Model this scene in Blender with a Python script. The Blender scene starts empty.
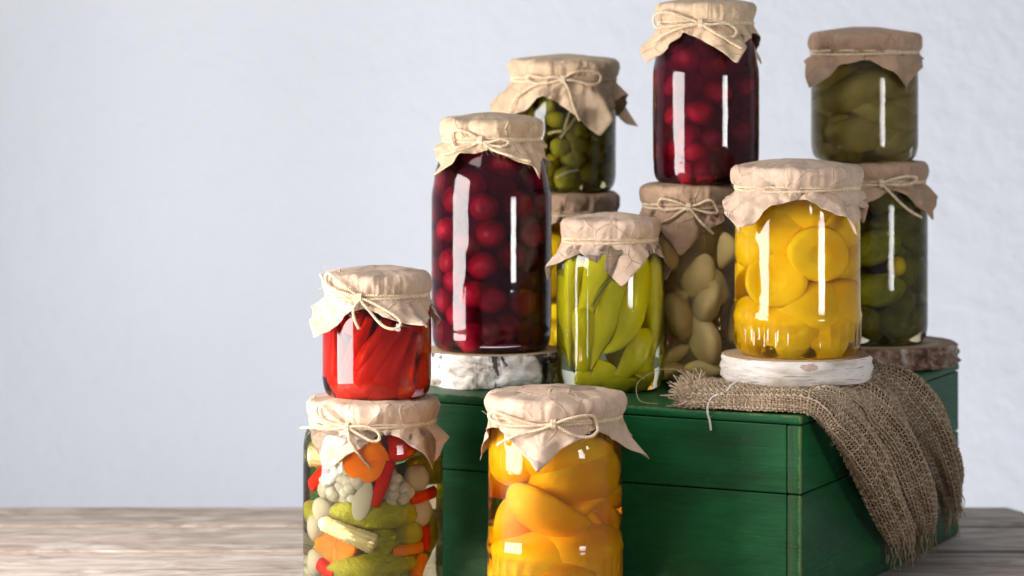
import bpy, math, random
import numpy as np
from mathutils import Vector, Matrix, Quaternion

sc = bpy.context.scene
COL = sc.collection
PI = math.pi
R = math.radians

# ------------------------------------------------------------------ camera
EYE_Z, FPX, HORIZON = .3713, 3000.0, 20.0      # eye height (m), focal length and horizon row in pixels
cam_d = bpy.data.cameras.new('camera')
cam = bpy.data.objects.new('camera', cam_d)
COL.objects.link(cam)
cam.location = (0, 0, EYE_Z)
cam.rotation_euler = (PI / 2, 0, 0)
cam_d.sensor_width = 36
cam_d.lens = FPX * 36 / 1024
cam_d.shift_y = -(288 - HORIZON) / 1024
cam_d.clip_start, cam_d.clip_end = .05, 60
cam_d.dof.use_dof = True
cam_d.dof.focus_distance = 1.90
cam_d.dof.aperture_fstop = 8.0
sc.camera = cam

# ------------------------------------------------------------------ light
w = bpy.data.worlds.new('World')
sc.world = w
w.use_nodes = True
w.node_tree.nodes['Background'].inputs[0].default_value = (.80, .88, 1.0, 1)
w.node_tree.nodes['Background'].inputs[1].default_value = .25

def area(name, loc, target, sx, sy, radiance, color):
    l = bpy.data.lights.new(name, 'AREA')
    l.shape = 'RECTANGLE'
    l.size, l.size_y = sx, sy
    l.energy = radiance * PI * sx * sy
    l.color = color
    o = bpy.data.objects.new(name, l)
    COL.objects.link(o)
    o.location = loc
    d = Vector(target) - Vector(loc)
    o.rotation_euler = d.to_track_quat('-Z', 'Y').to_euler()
    return o

area('window_light', (-.57, 1.70, .235), (.2, 1.85, .235), .40, .45, 17.5, (1.0, .985, .97))
strip = area('strip_light', (1.00, .93, .24), (.08, 1.95, .36), .27, .36, 1.6, (1.0, .99, .98))
strip.data.spread = R(46)                  # narrow beam for an unseen blocker's shade: falls off towards the table's right end
area('overhead_softbox', (-1.05, .85, 1.75), (.15, 2.0, .15), 1.1, 1.0, 5.6, (1.0, .99, .98))
area('wall_fill_light', (.9, 2.40, -1.0), (.25, 2.86, .10), 2.6, .35, 5.6, (1.0, 1.0, 1.0))  # added lamp, unseen below table height, to brighten the wall

sc.view_settings.view_transform = 'Standard'
sc.view_settings.look = 'None'
sc.view_settings.exposure = .16
sc.view_settings.gamma = 1
sc.render.engine = 'CYCLES'
cy = sc.cycles
cy.use_denoising = True
cy.max_bounces = 16
cy.transparent_max_bounces = 32
cy.transmission_bounces = 12
cy.glossy_bounces = 4
cy.diffuse_bounces = 4
cy.volume_bounces = 0
cy.sample_clamp_indirect = 12

# ------------------------------------------------------------------ node helper
class N:
    def __init__(s, name):
        s.m = bpy.data.materials.new(name)
        s.m.use_nodes = True
        s.t = s.m.node_tree
        s.t.nodes.clear()
        s.out = s.t.nodes.new('ShaderNodeOutputMaterial')
    def put(s, sock, v):
        if isinstance(v, bpy.types.NodeSocket):
            s.t.links.new(v, sock)
        else:
            if sock.type == 'RGBA' and len(v) == 3:
                v = (*v, 1)
            sock.default_value = v
    def __call__(s, typ, props=None, **inp):
        n = s.t.nodes.new('ShaderNode' + typ)
        for k, v in (props or {}).items():
            setattr(n, k, v)
        for k, v in inp.items():
            if k[0] == '_':
                s.put(n.inputs[int(k[1:])], v)
            else:
                s.put(n.inputs[k.replace('__', ' ')], v)
        return n
    def math(s, op, a, b=0.0, c=None, clamp=False):
        n = s('Math', dict(operation=op, use_clamp=clamp), _0=a, _1=b)
        if c is not None:
            s.put(n.inputs[2], c)
        return n.outputs[0]
    def mix(s, f, a, b, mode='MIX'):
        n = s('MixRGB', dict(blend_type=mode), Fac=f)
        s.put(n.inputs[1], a); s.put(n.inputs[2], b)
        return n.outputs[0]
    def ramp(s, f, stops):
        n = s('ValToRGB', Fac=f)
        e = n.color_ramp.elements
        while len(e) < len(stops):
            e.new(.5)
        for el, (p, c) in zip(e, stops):
            el.position = p
            el.color = (*c, 1) if len(c) == 3 else c
        return n.outputs[0]
    def coords(s, scale=(1, 1, 1), rot=(0, 0, 0), kind='Object', loc=(0, 0, 0)):
        tc = s('TexCoord')
        mp = s('Mapping', Vector=tc.outputs[kind])
        mp.inputs['Scale'].default_value = scale
        mp.inputs['Rotation'].default_value = rot
        mp.inputs['Location'].default_value = loc
        return mp.outputs[0]
    def noise(s, vec, scale, detail=4, rough=.55, dist=0.0):
        return s('TexNoise', Vector=vec, Scale=scale, Detail=detail, Roughness=rough, Distortion=dist).outputs['Fac']
    def bump(s, h, strength=.3, dist=.001, normal=None):
        n = s('Bump', Height=h, Strength=strength, Distance=dist)
        if normal is not None:
            s.put(n.inputs['Normal'], normal)
        return n.outputs[0]
    def surf(s, sh):
        s.t.links.new(sh, s.out.inputs['Surface'])
        return s.m
    def bsdf(s, **inp):
        n = s('BsdfPrincipled', **inp)
        s.surf(n.outputs[0])
        return n

# ------------------------------------------------------------------ materials
def m_wall():
    n = N('plaster')
    v = n.coords()
    a = n.noise(v, 34, 5, .62); b = n.noise(v, 3.5, 3)
    big = n.noise(v, 70, 4, .6)
    c = n.ramp(b, [(.25, (.755, .770, .820)), (.75, (.785, .80, .845))])
    h = n.math('ADD', n.math('MULTIPLY', a, 1.0), n.math('MULTIPLY', big, .35))
    n.bsdf(Base__Color=c, Roughness=.9, Normal=n.bump(h, .45, .012))
    return n.m

def m_wood():
    n = N('weathered_wood')
    geo = n('NewGeometry')
    rnd = geo.outputs['Random Per Island']
    tc = n('TexCoord')
    off = n('CombineXYZ', X=n.math('MULTIPLY', rnd, 7.3), Y=0.0, Z=n.math('MULTIPLY', rnd, 3.1)).outputs[0]
    vec = n('VectorMath', dict(operation='ADD'), _0=tc.outputs['Object'], _1=off).outputs[0]
    def mp(sc_):
        k = n('Mapping', Vector=vec); k.inputs['Scale'].default_value = sc_
        return k.outputs[0]
    broad = n.noise(mp((5.5, 13, 13)), 2.4, 6, .7, 1.6)
    fine = n.noise(mp((4, 150, 150)), 2.0, 5, .65, .3)
    tone = n.math('ADD', n.math('MULTIPLY', broad, .75), n.math('MULTIPLY', fine, .25))
    c = n.ramp(tone, [(.28, (.115, .075, .050)), (.42, (.31, .235, .18)), (.55, (.475, .39, .325)), (.72, (.68, .60, .525))])
    pl = n.ramp(rnd, [(0, (.92, .86, .80)), (.5, (1.0, 1.0, 1.0)), (1, (1.08, 1.08, 1.1))])
    c = n.mix(1, c, pl, 'MULTIPLY')
    # rusty brown streaks
    st = n.noise(mp((1.1, 30, 30)), 1.7, 3, .5, .5)
    c = n.mix(n.math('MULTIPLY', n.ramp(st, [(.60, (0, 0, 0)), (.72, (1, 1, 1))]), .45), c, (.38, .20, .11))
    # raw brown wood along the eased plank edges
    zz = n('SeparateXYZ', Vector=tc.outputs['Object']).outputs[2]
    c = n.mix(n.math('MULTIPLY', n.math('LESS_THAN', zz, -.0011), .7), c, (.30, .13, .065))
    # knots
    kv = n('TexVoronoi', dict(feature='F1'), Vector=mp((3.2, 15, 1)), Scale=1.0, Randomness=1.0).outputs['Distance']
    kn = n.ramp(kv, [(.05, (1, 1, 1)), (.13, (0, 0, 0))])
    c = n.mix(n.math('MULTIPLY', kn, .8), c, (.055, .035, .025))
    cr = n.ramp(n.noise(mp((2, 90, 60)), 1.5, 3, .5, .2), [(.30, (1, 1, 1)), (.36, (0, 0, 0))])
    c = n.mix(n.math('MULTIPLY', cr, .6), c, (.07, .05, .04))
    h = n.math('SUBTRACT', n.math('ADD', n.math('MULTIPLY', fine, .6), broad), n.math('MULTIPLY', cr, .7))
    n.bsdf(Base__Color=c, Roughness=.72, Normal=n.bump(h, .5, .0015))
    return n.m

BOX_L, BOX_D, BOX_H = .315, .326, .1246        # chest: length, depth, height
def m_green():
    n = N('green_paint')
    tc = n('TexCoord')
    v = tc.outputs['Object']
    sep = n('SeparateXYZ', Vector=v)
    g = n('Mapping', Vector=v); g.inputs['Scale'].default_value = (7, 7, 130)
    grain = n.noise(g.outputs[0], 3.0, 5, .62, .4)
    g2 = n('Mapping', Vector=v); g2.inputs['Scale'].default_value = (3.5, 3.5, 9)
    patch = n.noise(g2.outputs[0], 4.0, 4, .6, .5)
    tone = n.math('ADD', n.math('MULTIPLY', grain, .28), n.math('MULTIPLY', patch, .72))
    c = n.ramp(tone, [(.26, (.004, .034, .010)), (.42, (.005, .066, .019)), (.58, (.007, .094, .027)), (.82, (.016, .140, .045))])
    # brown showing through where the paint is thin
    th = n.ramp(n.noise(g.outputs[0], 1.3, 4, .6), [(.60, (0, 0, 0)), (.72, (1, 1, 1))])
    c = n.mix(n.math('MULTIPLY', th, .22), c, (.045, .038, .020))
    # scuffs and worn edges: distance to the near vertical edge and to the top edges
    ax = n.math('ABSOLUTE', sep.outputs[0]); ay = n.math('ABSOLUTE', sep.outputs[1])
    dz = n.math('ABSOLUTE', n.math('SUBTRACT', sep.outputs[2], BOX_H))
    def near(a, b, wd):
        e = n.math('SQRT', n.math('ADD', n.math('MULTIPLY', a, a), n.math('MULTIPLY', b, b)))
        return n.math('SUBTRACT', 1.0, n.math('DIVIDE', e, wd), clamp=True)
    e = n.math('MAXIMUM', near(ax, ay, .0045), n.math('MULTIPLY', n.math('MAXIMUM', near(ay, dz, .005), near(ax, dz, .005)), .8))
    wn = n.noise(v, 120, 5, .7)
    wear = n.math('MULTIPLY', e, wn)
    wr = n.ramp(wear, [(.30, (0, 0, 0)), (.40, (1, 1, 1))])
    c = n.mix(n.math('MULTIPLY', wr, .65), c, (.15, .21, .055))
    sp = n.ramp(n.noise(v, 190, 4, .7), [(.66, (0, 0, 0)), (.72, (1, 1, 1))])
    c = n.mix(n.math('MULTIPLY', sp, .38), c, (.13, .17, .07))
    stn = n.ramp(n.noise(v, 16, 5, .65, .8), [(.50, (0, 0, 0)), (.68, (1, 1, 1))])
    c = n.mix(n.math('MULTIPLY', stn, .45), c, (.010, .040, .016))
    g3 = n('Mapping', Vector=v); g3.inputs['Scale'].default_value = (420, 60, 14)
    endn = n.noise(g3.outputs[0], 1.0, 4, .65)
    endc = n.ramp(endn, [(.36, (.010, .045, .016)), (.50, (.040, .070, .026)), (.66, (.075, .095, .045))])
    def gate(val, lo, op='GREATER_THAN'):
        return n.math(op, val, lo)
    em = n.math('MULTIPLY', n.math('MULTIPLY', gate(sep.outputs[0], -.0094), gate(sep.outputs[0], -.0035, 'LESS_THAN')), n.math('MULTIPLY', gate(sep.outputs[1], .0006, 'LESS_THAN'), gate(sep.outputs[2], BOX_H - .006, 'LESS_THAN')))
    c = n.mix(n.math('MULTIPLY', em, .55), c, endc)
    h = n.math('ADD', n.math('MULTIPLY', grain, .7), n.math('MULTIPLY', wn, .5))
    n.bsdf(Base__Color=c, Roughness=n.math('ADD', .34, n.math('MULTIPLY', grain, .25)), Specular__IOR__Level=.22, Normal=n.bump(h, .40, .0012))
    return n.m

def m_endgrain():
    n = N('worn_edge_board')
    v = n.coords((8, 8, 30))
    a = n.noise(v, 9, 4, .6)
    c = n.ramp(a, [(.35, (.012, .05, .022)), (.55, (.055, .085, .035)), (.7, (.13, .12, .06))])
    n.bsdf(Base__Color=c, Roughness=.5, Normal=n.bump(a, .3, .001))
    return n.m

def m_paper(name, tint=(1, 1, 1)):
    n = N(name)
    v = n.coords()
    a = n.noise(v, 60, 5, .6); f = n.noise(v, 900, 2, .5)
    c = n.ramp(a, [(.3, (.47 * tint[0], .345 * tint[1], .235 * tint[2])), (.7, (.555 * tint[0], .425 * tint[1], .305 * tint[2]))])
    c = n.mix(.18, c, n.ramp(f, [(.3, (.35, .26, .18)), (.7, (.8, .66, .5))]), 'SOFT_LIGHT')
    # crumpled kraft paper: small flat plates, each tilted its own way, meeting in creases
    wv = n('VectorMath', dict(operation='ADD'), _0=v, _1=n('VectorMath', dict(operation='SCALE'), _0=n('TexNoise', Vector=v, Scale=40.0).outputs['Color'], Scale=.010).outputs[0]).outputs[0]
    def plates(scale, slope):
        vo = n('TexVoronoi', dict(feature='F1'), Vector=wv, Scale=scale)
        d = n('VectorMath', dict(operation='SUBTRACT'), _0=wv, _1=vo.outputs['Position']).outputs[0]
        c3 = n('VectorMath', dict(operation='SUBTRACT'), _0=vo.outputs['Color'], _1=(.5, .5, .5)).outputs[0]
        return n.math('MULTIPLY', n('VectorMath', dict(operation='DOT_PRODUCT'), _0=d, _1=c3).outputs['Value'], slope)
    e2 = n('TexVoronoi', dict(feature='DISTANCE_TO_EDGE'), Vector=wv, Scale=50.0).outputs['Distance']
    keep = n.ramp(n.noise(v, 34, 2, .5), [(.42, (0, 0, 0)), (.58, (1, 1, 1))])
    line = n.math('MULTIPLY', n.math('MULTIPLY', n.math('SUBTRACT', 1.0, n.math('DIVIDE', e2, .038), clamp=True), keep), .00075)
    h = n.math('ADD', line, n.math('ADD', plates(58.0, .50), plates(125.0, .30)))
    n.bsdf(Base__Color=c, Roughness=.6, Specular__IOR__Level=.3, Normal=n.bump(h, .8, 1.0, n.bump(f, .12, .0003)))
    return n.m

def m_twine():
    n = N('jute_twine')
    a = n.noise(n.coords((1, 1, 1)), 700, 3, .6)
    c = n.ramp(a, [(.3, (.50, .36, .22)), (.7, (.80, .65, .46))])
    n.bsdf(Base__Color=c, Roughness=.85, Normal=n.bump(a, .4, .0004))
    return n.m

def m_burlap():
    n = N('burlap')
    v = n.coords()
    rnd = n('NewGeometry').outputs['Random Per Island']
    a = n.noise(v, 900, 3, .6); b = n.noise(v, 40, 3, .6)
    c = n.ramp(n.math('ADD', n.math('MULTIPLY', a, .5), n.math('MULTIPLY', rnd, .5)), [(.2, (.26, .178, .110)), (.5, (.42, .305, .200)), (.85, (.62, .48, .335))])
    c = n.mix(.35, c, n.ramp(b, [(.3, (.6, .55, .5)), (.7, (1, 1, 1))]), 'MULTIPLY')
    n.bsdf(Base__Color=c, Roughness=.9, Normal=n.bump(a, .5, .0004))
    return n.m

def m_simple(name, stops, scale=30, rough=.4, bump=.0, bscale=200, sss=0.0, ssr=(1, .4, .1), stretch=(1, 1, 1), bdist=.001, spec=.06, vary=.82):
    n = N(name)
    v = n.coords(stretch)
    a = n.noise(v, scale, 4, .55)
    c = n.ramp(a, stops)
    rn = n('ObjectInfo').outputs['Random']
    c = n.mix(1.0, c, n.ramp(rn, [(0, (vary, vary, vary)), (1, (1, 1, 1))]), 'MULTIPLY')
    kw = dict(Base__Color=c, Roughness=rough, Specular__IOR__Level=spec)
    if bump:
        kw['Normal'] = n.bump(n.noise(v, bscale, 3, .6), bump, bdist)
    b = n.bsdf(**kw)
    if sss:
        b.inputs['Subsurface Weight'].default_value = sss
        b.inputs['Subsurface Radius'].default_value = ssr
        b.inputs['Subsurface Scale'].default_value = .008
    return n.m

def m_glass(name='clear_glass', edge=(.62, .68, .66)):
    n = N(name)
    v = n.coords()
    nb = n.bump(n.noise(v, 55, 2, .4), .06, .003)
    F = n.math('MULTIPLY', n('Fresnel', IOR=1.50).outputs[0], 1.0, clamp=True)
    tr = n('BsdfRefraction', Color=(.985, .99, .985), Roughness=0.0, IOR=1.36)
    gl = n('BsdfGlossy', Roughness=.03, Normal=nb)
    mx = n('MixShader', Fac=F, _1=tr.outputs[0], _2=gl.outputs[0])
    return n.surf(mx.outputs[0])

def m_liquid(name, color, density, cloud=0.0, film=(.5, .4, .2)):
    n = N(name)
    if cloud:                       # cloudy brine: a diffuse film stands in for light scattered inside it
        k = n.math('MULTIPLY', n.ramp(n.noise(n.coords(), 55, 4, .6), [(.30, (.45, .45, .45)), (.70, (1, 1, 1))]), cloud)
        n.surf(n('MixShader', Fac=k, _1=n('BsdfTransparent', Color=(1, 1, 1)).outputs[0], _2=n('BsdfDiffuse', Color=film).outputs[0]).outputs[0])
    else:
        n.surf(n('BsdfTransparent', Color=(1, 1, 1)).outputs[0])
    v = n('VolumeAbsorption', Color=color, Density=density)
    n.t.links.new(v.outputs[0], n.out.inputs['Volume'])
    n.m.cycles.homogeneous_volume = True
    return n.m

def m_birch(kind):
    n = N('birch_bark_' + kind)
    tc = n('TexCoord'); v = tc.outputs['Object']
    def mp(s):
        k = n('Mapping', Vector=v); k.inputs['Scale'].default_value = s
        return k.outputs[0]
    if kind == 'white':
        a = n.noise(mp((1, 1, 3)), 40, 4, .6)
        c = n.ramp(a, [(.3, (.48, .39, .31)), (.48, (.66, .58, .51)), (.72, (.77, .72, .67))])
        l = n.noise(mp((48, 48, 620)), 1.0, 3, .55)
        c = n.mix(n.math('MULTIPLY', n.ramp(l, [(.61, (0, 0, 0)), (.66, (1, 1, 1))]), .7), c, (.24, .18, .14))
        p = n.noise(mp((30, 30, 60)), 1.0, 4, .6, .4)
        c = n.mix(n.ramp(p, [(.70, (0, 0, 0)), (.74, (1, 1, 1))]), c, (.30, .11, .05))
        sp = n('SeparateXYZ', Vector=v)
        ex = n.math('DIVIDE', n.math('SUBTRACT', sp.outputs[0], .004), .0105); ez = n.math('DIVIDE', n.math('SUBTRACT', sp.outputs[2], .0125), .0042)
        el = n.math('SQRT', n.math('ADD', n.math('MULTIPLY', ex, ex), n.math('MULTIPLY', ez, ez)))
        el = n.math('ADD', el, n.math('MULTIPLY', n.noise(v, 220, 3, .6), .9))
        fr = n.math('MULTIPLY', n.math('LESS_THAN', sp.outputs[1], 0.0), n.ramp(el, [(.95, (1, 1, 1)), (1.0, (0, 0, 0))]))
        c = n.mix(n.math('MULTIPLY', fr, .65), c, n.ramp(n.noise(v, 400, 3), [(.35, (.22, .08, .04)), (.65, (.45, .22, .13))]))
        n.bsdf(Base__Color=c, Roughness=.6, Normal=n.bump(n.math('ADD', a, l), .35, .0015))
    elif kind == 'mottled':
        a = n.noise(mp((1, 1, 1.4)), 45, 5, .65, .5)
        b = n.noise(mp((1, 1, .35)), 44, 4, .62, .8)
        c = n.ramp(a, [(.34, (.16, .12, .09)), (.46, (.52, .46, .40)), (.62, (.74, .70, .66))])
        c = n.mix(n.ramp(b, [(.528, (0, 0, 0)), (.585, (1, 1, 1))]), c, (.035, .026, .022))
        n.bsdf(Base__Color=c, Roughness=.8, Normal=n.bump(n.math('SUBTRACT', a, b), .8, .004))
    else:
        a = n.noise(mp((1, 1, .45)), 62, 5, .68, .9)
        b = n.noise(v, 150, 4, .6)
        c = n.ramp(a, [(.36, (.018, .010, .008)), (.46, (.13, .060, .035)), (.56, (.28, .165, .11)), (.64, (.52, .45, .39))])
        n.bsdf(Base__Color=c, Roughness=.8, Normal=n.bump(n.math('ADD', a, n.math('MULTIPLY', b, .5)), .9, .005))
    return n.m

def m_rings(dark=1.0):
    n = N('sawn_wood')
    v = n.coords()
    wv = n('VectorMath', dict(operation='ADD'), _0=v, _1=n('VectorMath', dict(operation='SCALE'), _0=n('TexNoise', Vector=v, Scale=28.0).outputs['Color'], Scale=.010).outputs[0]).outputs[0]
    ln = n('VectorMath', dict(operation='LENGTH'), _0=n('VectorMath', dict(operation='MULTIPLY'), _0=wv, _1=(1, 1, 0)).outputs[0]).outputs['Value']
    s = n.math('SINE', n.math('MULTIPLY', ln, 2200))
    c = n.ramp(n.math('ADD', .5, n.math('MULTIPLY', s, .5)), [(0, (.46 * dark, .31 * dark, .17 * dark)), (1, (.60 * dark, .44 * dark, .27 * dark))])
    e = n.ramp(ln, [(.0425, (1, 1, 1)), (.0475, (.55, .42, .35))])
    c = n.mix(1, c, e, 'MULTIPLY')
    n.bsdf(Base__Color=c, Roughness=.75, Normal=n.bump(n.noise(v, 300, 3), .3, .0008))
    return n.m

MAT = {}
MAT['wall'] = m_wall(); MAT['wood'] = m_wood(); MAT['green'] = m_green(); MAT['end'] = m_endgrain()
MAT['paper'] = m_paper('kraft_paper', (1.0, .96, 1.02)); MAT['paper_warm'] = m_paper('golden_kraft_paper', (1.0, .96, .91)); MAT['paper_dark'] = m_paper('brown_kraft_paper', (.76, .66, .62))
MAT['twine'] = m_twine(); MAT['burlap'] = m_burlap()
MAT['glass'] = m_glass()
MAT['thread'] = m_simple('cotton_thread', [(.3, (.62, .55, .47)), (.7, (.78, .72, .64))], 400, .9)
MAT['metal'] = m_simple('tin_lid', [(.3, (.5, .48, .42)), (.7, (.6, .58, .5))], 40, .35)
MAT['peach'] = m_simple('peach_flesh', [(.25, (.99, .42, .002)), (.55, (.99, .52, .004)), (.8, (.99, .62, .015))], 38, .38, .12, 220, .05, (1, .6, .25))
MAT['apricot'] = m_simple('apricot_flesh', [(.25, (.98, .53, .002)), (.55, (.99, .62, .006)), (.8, (.99, .72, .025))], 45, .38, .12, 220, .05, (1, .65, .25))
MAT['cherry'] = m_simple('cherry_skin', [(.3, (.40, .004, .018)), (.7, (.74, .014, .048))], 60, .25, spec=.12, vary=.35)
MAT['green_pepper'] = m_simple('green_pepper_skin', [(.3, (.68, .60, .008)), (.6, (.82, .74, .02)), (.8, (.90, .84, .07))], 30, .30, .15, 60, .15, (.6, .7, .1), bdist=.002)
MAT['red_pepper'] = m_simple('red_pepper_skin', [(.3, (.66, .008, .003)), (.7, (.88, .030, .006))], 30, .32, .25, 60, .03, (1, .1, .05), bdist=.002)
MAT['carrot'] = m_simple('carrot_flesh', [(.3, (.93, .18, .005)), (.7, (.98, .27, .015))], 50, .4, .2, 200, .15, (1, .35, .1))
MAT['cauliflower'] = m_simple('cauliflower_floret', [(.3, (.58, .52, .33)), (.7, (.76, .71, .54))], 200, .6, .9, 500, .15, (1, .9, .6))
MAT['onion'] = m_simple('pickled_onion_skin', [(.3, (.56, .50, .30)), (.7, (.70, .65, .46))], 25, .25, sss=.3, ssr=(1, .9, .6), stretch=(1, 1, .2))
MAT['corn'] = m_simple('baby_corn_kernels', [(.3, (.76, .60, .22)), (.7, (.86, .74, .38))], 120, .4, .3, 500, .15, (1, .8, .3))
MAT['gherkin'] = m_simple('gherkin_skin', [(.3, (.24, .24, .008)), (.55, (.42, .39, .015)), (.75, (.62, .56, .05))], 40, .3, .8, 200, bdist=.0035)
MAT['dark_gherkin'] = m_simple('dark_gherkin_skin', [(.3, (.13, .12, .010)), (.7, (.27, .24, .022))], 40, .35, .6, 260, bdist=.003)
MAT['olive'] = m_simple('green_olive_skin', [(.3, (.30, .27, .018)), (.7, (.47, .42, .04))], 50, .25)
MAT['roll'] = m_simple('vine_leaf', [(.3, (.29, .21, .045)), (.55, (.42, .32, .08)), (.75, (.54, .42, .12))], 55, .45, .5, 90, bdist=.003)
MAT['pear'] = m_simple('pear_flesh', [(.3, (.55, .40, .15)), (.7, (.68, .52, .23))], 30, .4, .1, 150, .2, (1, .8, .4))
MAT['pineapple'] = m_simple('yellow_peach_flesh', [(.3, (.96, .58, .004)), (.7, (.98, .70, .015))], 30, .4, .1, 150, .2, (1, .6, .1))
MAT['stem'] = m_simple('pepper_stem', [(.3, (.30, .27, .04)), (.7, (.44, .40, .10))], 80, .6)
MAT['seed'] = m_simple('mustard_seed', [(.3, (.50, .32, .10)), (.7, (.68, .48, .20))], 300, .5)
MAT['birch_white'] = m_birch('white'); MAT['birch_mottled'] = m_birch('mottled'); MAT['birch_brown'] = m_birch('brown')
MAT['rings'] = m_rings(); MAT['rings_dark'] = m_rings(.72)

# ------------------------------------------------------------------ mesh helpers
def mesh(name, V, F, mats, smooth=True, fmat=None):
    me = bpy.data.meshes.new(name)
    me.from_pydata([tuple(map(float, p)) for p in V], [], [tuple(map(int, f)) for f in F])
    for m in (mats if isinstance(mats, (list, tuple)) else [mats]):
        me.materials.append(m)
    me.polygons.foreach_set('use_smooth', [smooth] * len(me.polygons))
    if fmat is not None:
        me.polygons.foreach_set('material_index', fmat)
    me.update()
    return me

def link(name, me, parent=None, loc=(0, 0, 0)):
    o = bpy.data.objects.new(name, me)
    COL.objects.link(o)
    o.location = loc
    if parent:
        o.parent = parent
    return o

def tag(o, label=None, cat=None, group=None, kind=None):
    if label: o['label'] = label
    if cat: o['category'] = cat
    if group: o['group'] = group
    if kind: o['kind'] = kind
    return o

def empty(name, loc, label, cat, group=None, rz=0):
    o = bpy.data.objects.new(name, None)
    COL.objects.link(o)
    o.location = loc
    o.rotation_euler = (0, 0, rz)
    o.empty_display_size = .02
    return tag(o, label, cat, group)

def grid_faces(nu, nv, wrap=False, off=0):
    F = []
    for i in range(nu - 1):
        for j in range(nv if wrap else nv - 1):
            a = i * nv + j; b = i * nv + (j + 1) % nv
            F.append((off + a, off + b, off + b + nv, off + a + nv))
    return F

def lathe(profile, seg=72, fn=None):
    """profile [(r, z)] from axis to axis or open; fn(r, z, phi) -> r"""
    V = []
    for r, z in profile:
        for k in range(seg):
            a = 2 * PI * k / seg
            rr = fn(r, z, a) if fn else r
            V.append((rr * math.sin(a), -rr * math.cos(a), z))
    F = grid_faces(len(profile), seg, True)
    return V, F

def tubes(P, rad, sides=6, ref=None, caps=True):
    """P (N, M, 3) polylines, rad scalar or (N, M); returns V, F"""
    P = np.asarray(P, float)
    if P.ndim == 2: P = P[None]
    n, m, _ = P.shape
    rad = np.broadcast_to(np.asarray(rad, float), (n, m))
    T = np.gradient(P, axis=1)
    T /= np.linalg.norm(T, axis=2, keepdims=True) + 1e-12
    if ref is None:
        ref = np.broadcast_to(np.array([.31, .22, .92]), P.shape)
        A = np.zeros_like(P)
        a0 = np.cross(T[:, 0], ref[:, 0]); a0 /= np.linalg.norm(a0, axis=1, keepdims=True) + 1e-12
        A[:, 0] = a0
        for i in range(1, m):
            a = A[:, i - 1] - T[:, i] * np.sum(A[:, i - 1] * T[:, i], axis=1, keepdims=True)
            A[:, i] = a / (np.linalg.norm(a, axis=1, keepdims=True) + 1e-12)
    else:
        A = np.cross(T, ref); A /= np.linalg.norm(A, axis=2, keepdims=True) + 1e-12
    B = np.cross(T, A)
    ang = np.arange(sides) * 2 * PI / sides
    V = P[:, :, None, :] + rad[:, :, None, None] * (np.cos(ang)[None, None, :, None] * A[:, :, None, :] + np.sin(ang)[None, None, :, None] * B[:, :, None, :])
    V = V.reshape(-1, 3)
    F = []
    for q in range(n):
        off = q * m * sides
        F += grid_faces(m, sides, True, off)
        if caps:
            F.append(tuple(off + k for k in range(sides))[::-1])
            F.append(tuple(off + (m - 1) * sides + k for k in range(sides)))
    return V, F

def catmull(pts, n):
    P = np.asarray(pts, float)
    P = np.vstack([2 * P[0] - P[1], P, 2 * P[-1] - P[-2]])
    t = np.linspace(0, len(P) - 3 - 1e-6, n)
    i = t.astype(int); f = (t - i)[:, None]
    p0, p1, p2, p3 = P[i], P[i + 1], P[i + 2], P[i + 3]
    return .5 * (2 * p1 + (p2 - p0) * f + (2 * p0 - 5 * p1 + 4 * p2 - p3) * f ** 2 + (3 * p1 - p0 - 3 * p2 + p3) * f ** 3)

def merge(parts):
    V, F, o = [], [], 0
    for v, f in parts:
        v = [tuple(p) for p in v]
        V += v
        F += [tuple(i + o for i in q) for q in f]
        o += len(v)
    return V, F

def twisted(path, r=.0009, pitch=.0035, plies=2, rng=None, hairs=6):
    """a twisted twine along a polyline: two plies plus a few stray fibres"""
    P = np.asarray(path, float)
    L = np.concatenate([[0], np.cumsum(np.linalg.norm(np.diff(P, axis=0), axis=1))])
    n = max(8, int(L[-1] / pitch * 7))
    s = np.linspace(0, L[-1], n)
    Q = np.stack([np.interp(s, L, P[:, k]) for k in range(3)], 1)
    T = np.gradient(Q, axis=0); T /= np.linalg.norm(T, axis=1, keepdims=True) + 1e-12
    A = np.cross(T, [.31, .22, .92]); A /= np.linalg.norm(A, axis=1, keepdims=True) + 1e-12
    B = np.cross(T, A)
    out = []
    for k in range(plies):
        ph = s / pitch * 2 * PI + k * 2 * PI / plies
        out.append(Q + r * .55 * (np.cos(ph)[:, None] * A + np.sin(ph)[:, None] * B))
    parts = [tubes(np.array(out), r * .62, 6)]
    rng = rng or np.random.default_rng(1)
    for _ in range(hairs):
        i = rng.integers(0, n)
        d = rng.normal(size=3); d /= np.linalg.norm(d)
        e = rng.normal(size=3) * .4
        l = rng.uniform(.002, .0065)
        hp = np.array([Q[i] + (d * u + e * u * u) * l for u in np.linspace(0, 1, 5)])
        parts.append(tubes(hp, .00008, 3))
    return merge(parts)

def interp1(x, xp, fp):
    return float(np.interp(x, xp, fp))

# ------------------------------------------------------------------ setting
def build_wall():
    nx, nz = 2, 2
    V = [(-2.6, 2.86, -1.2), (2.8, 2.86, -1.2), (2.8, 2.86, 2.4), (-2.6, 2.86, 2.4),
         (-2.6, 2.98, -1.2), (2.8, 2.98, -1.2), (2.8, 2.98, 2.4), (-2.6, 2.98, 2.4)]
    F = [(0, 1, 2, 3), (5, 4, 7, 6), (1, 5, 6, 2), (4, 0, 3, 7), (3, 2, 6, 7), (4, 5, 1, 0)]
    o = link('wall', mesh('wall', V, F, MAT['wall'], False))
    tag(o, 'pale blue grey plaster wall behind the jars', 'wall', kind='structure')
build_wall()

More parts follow.
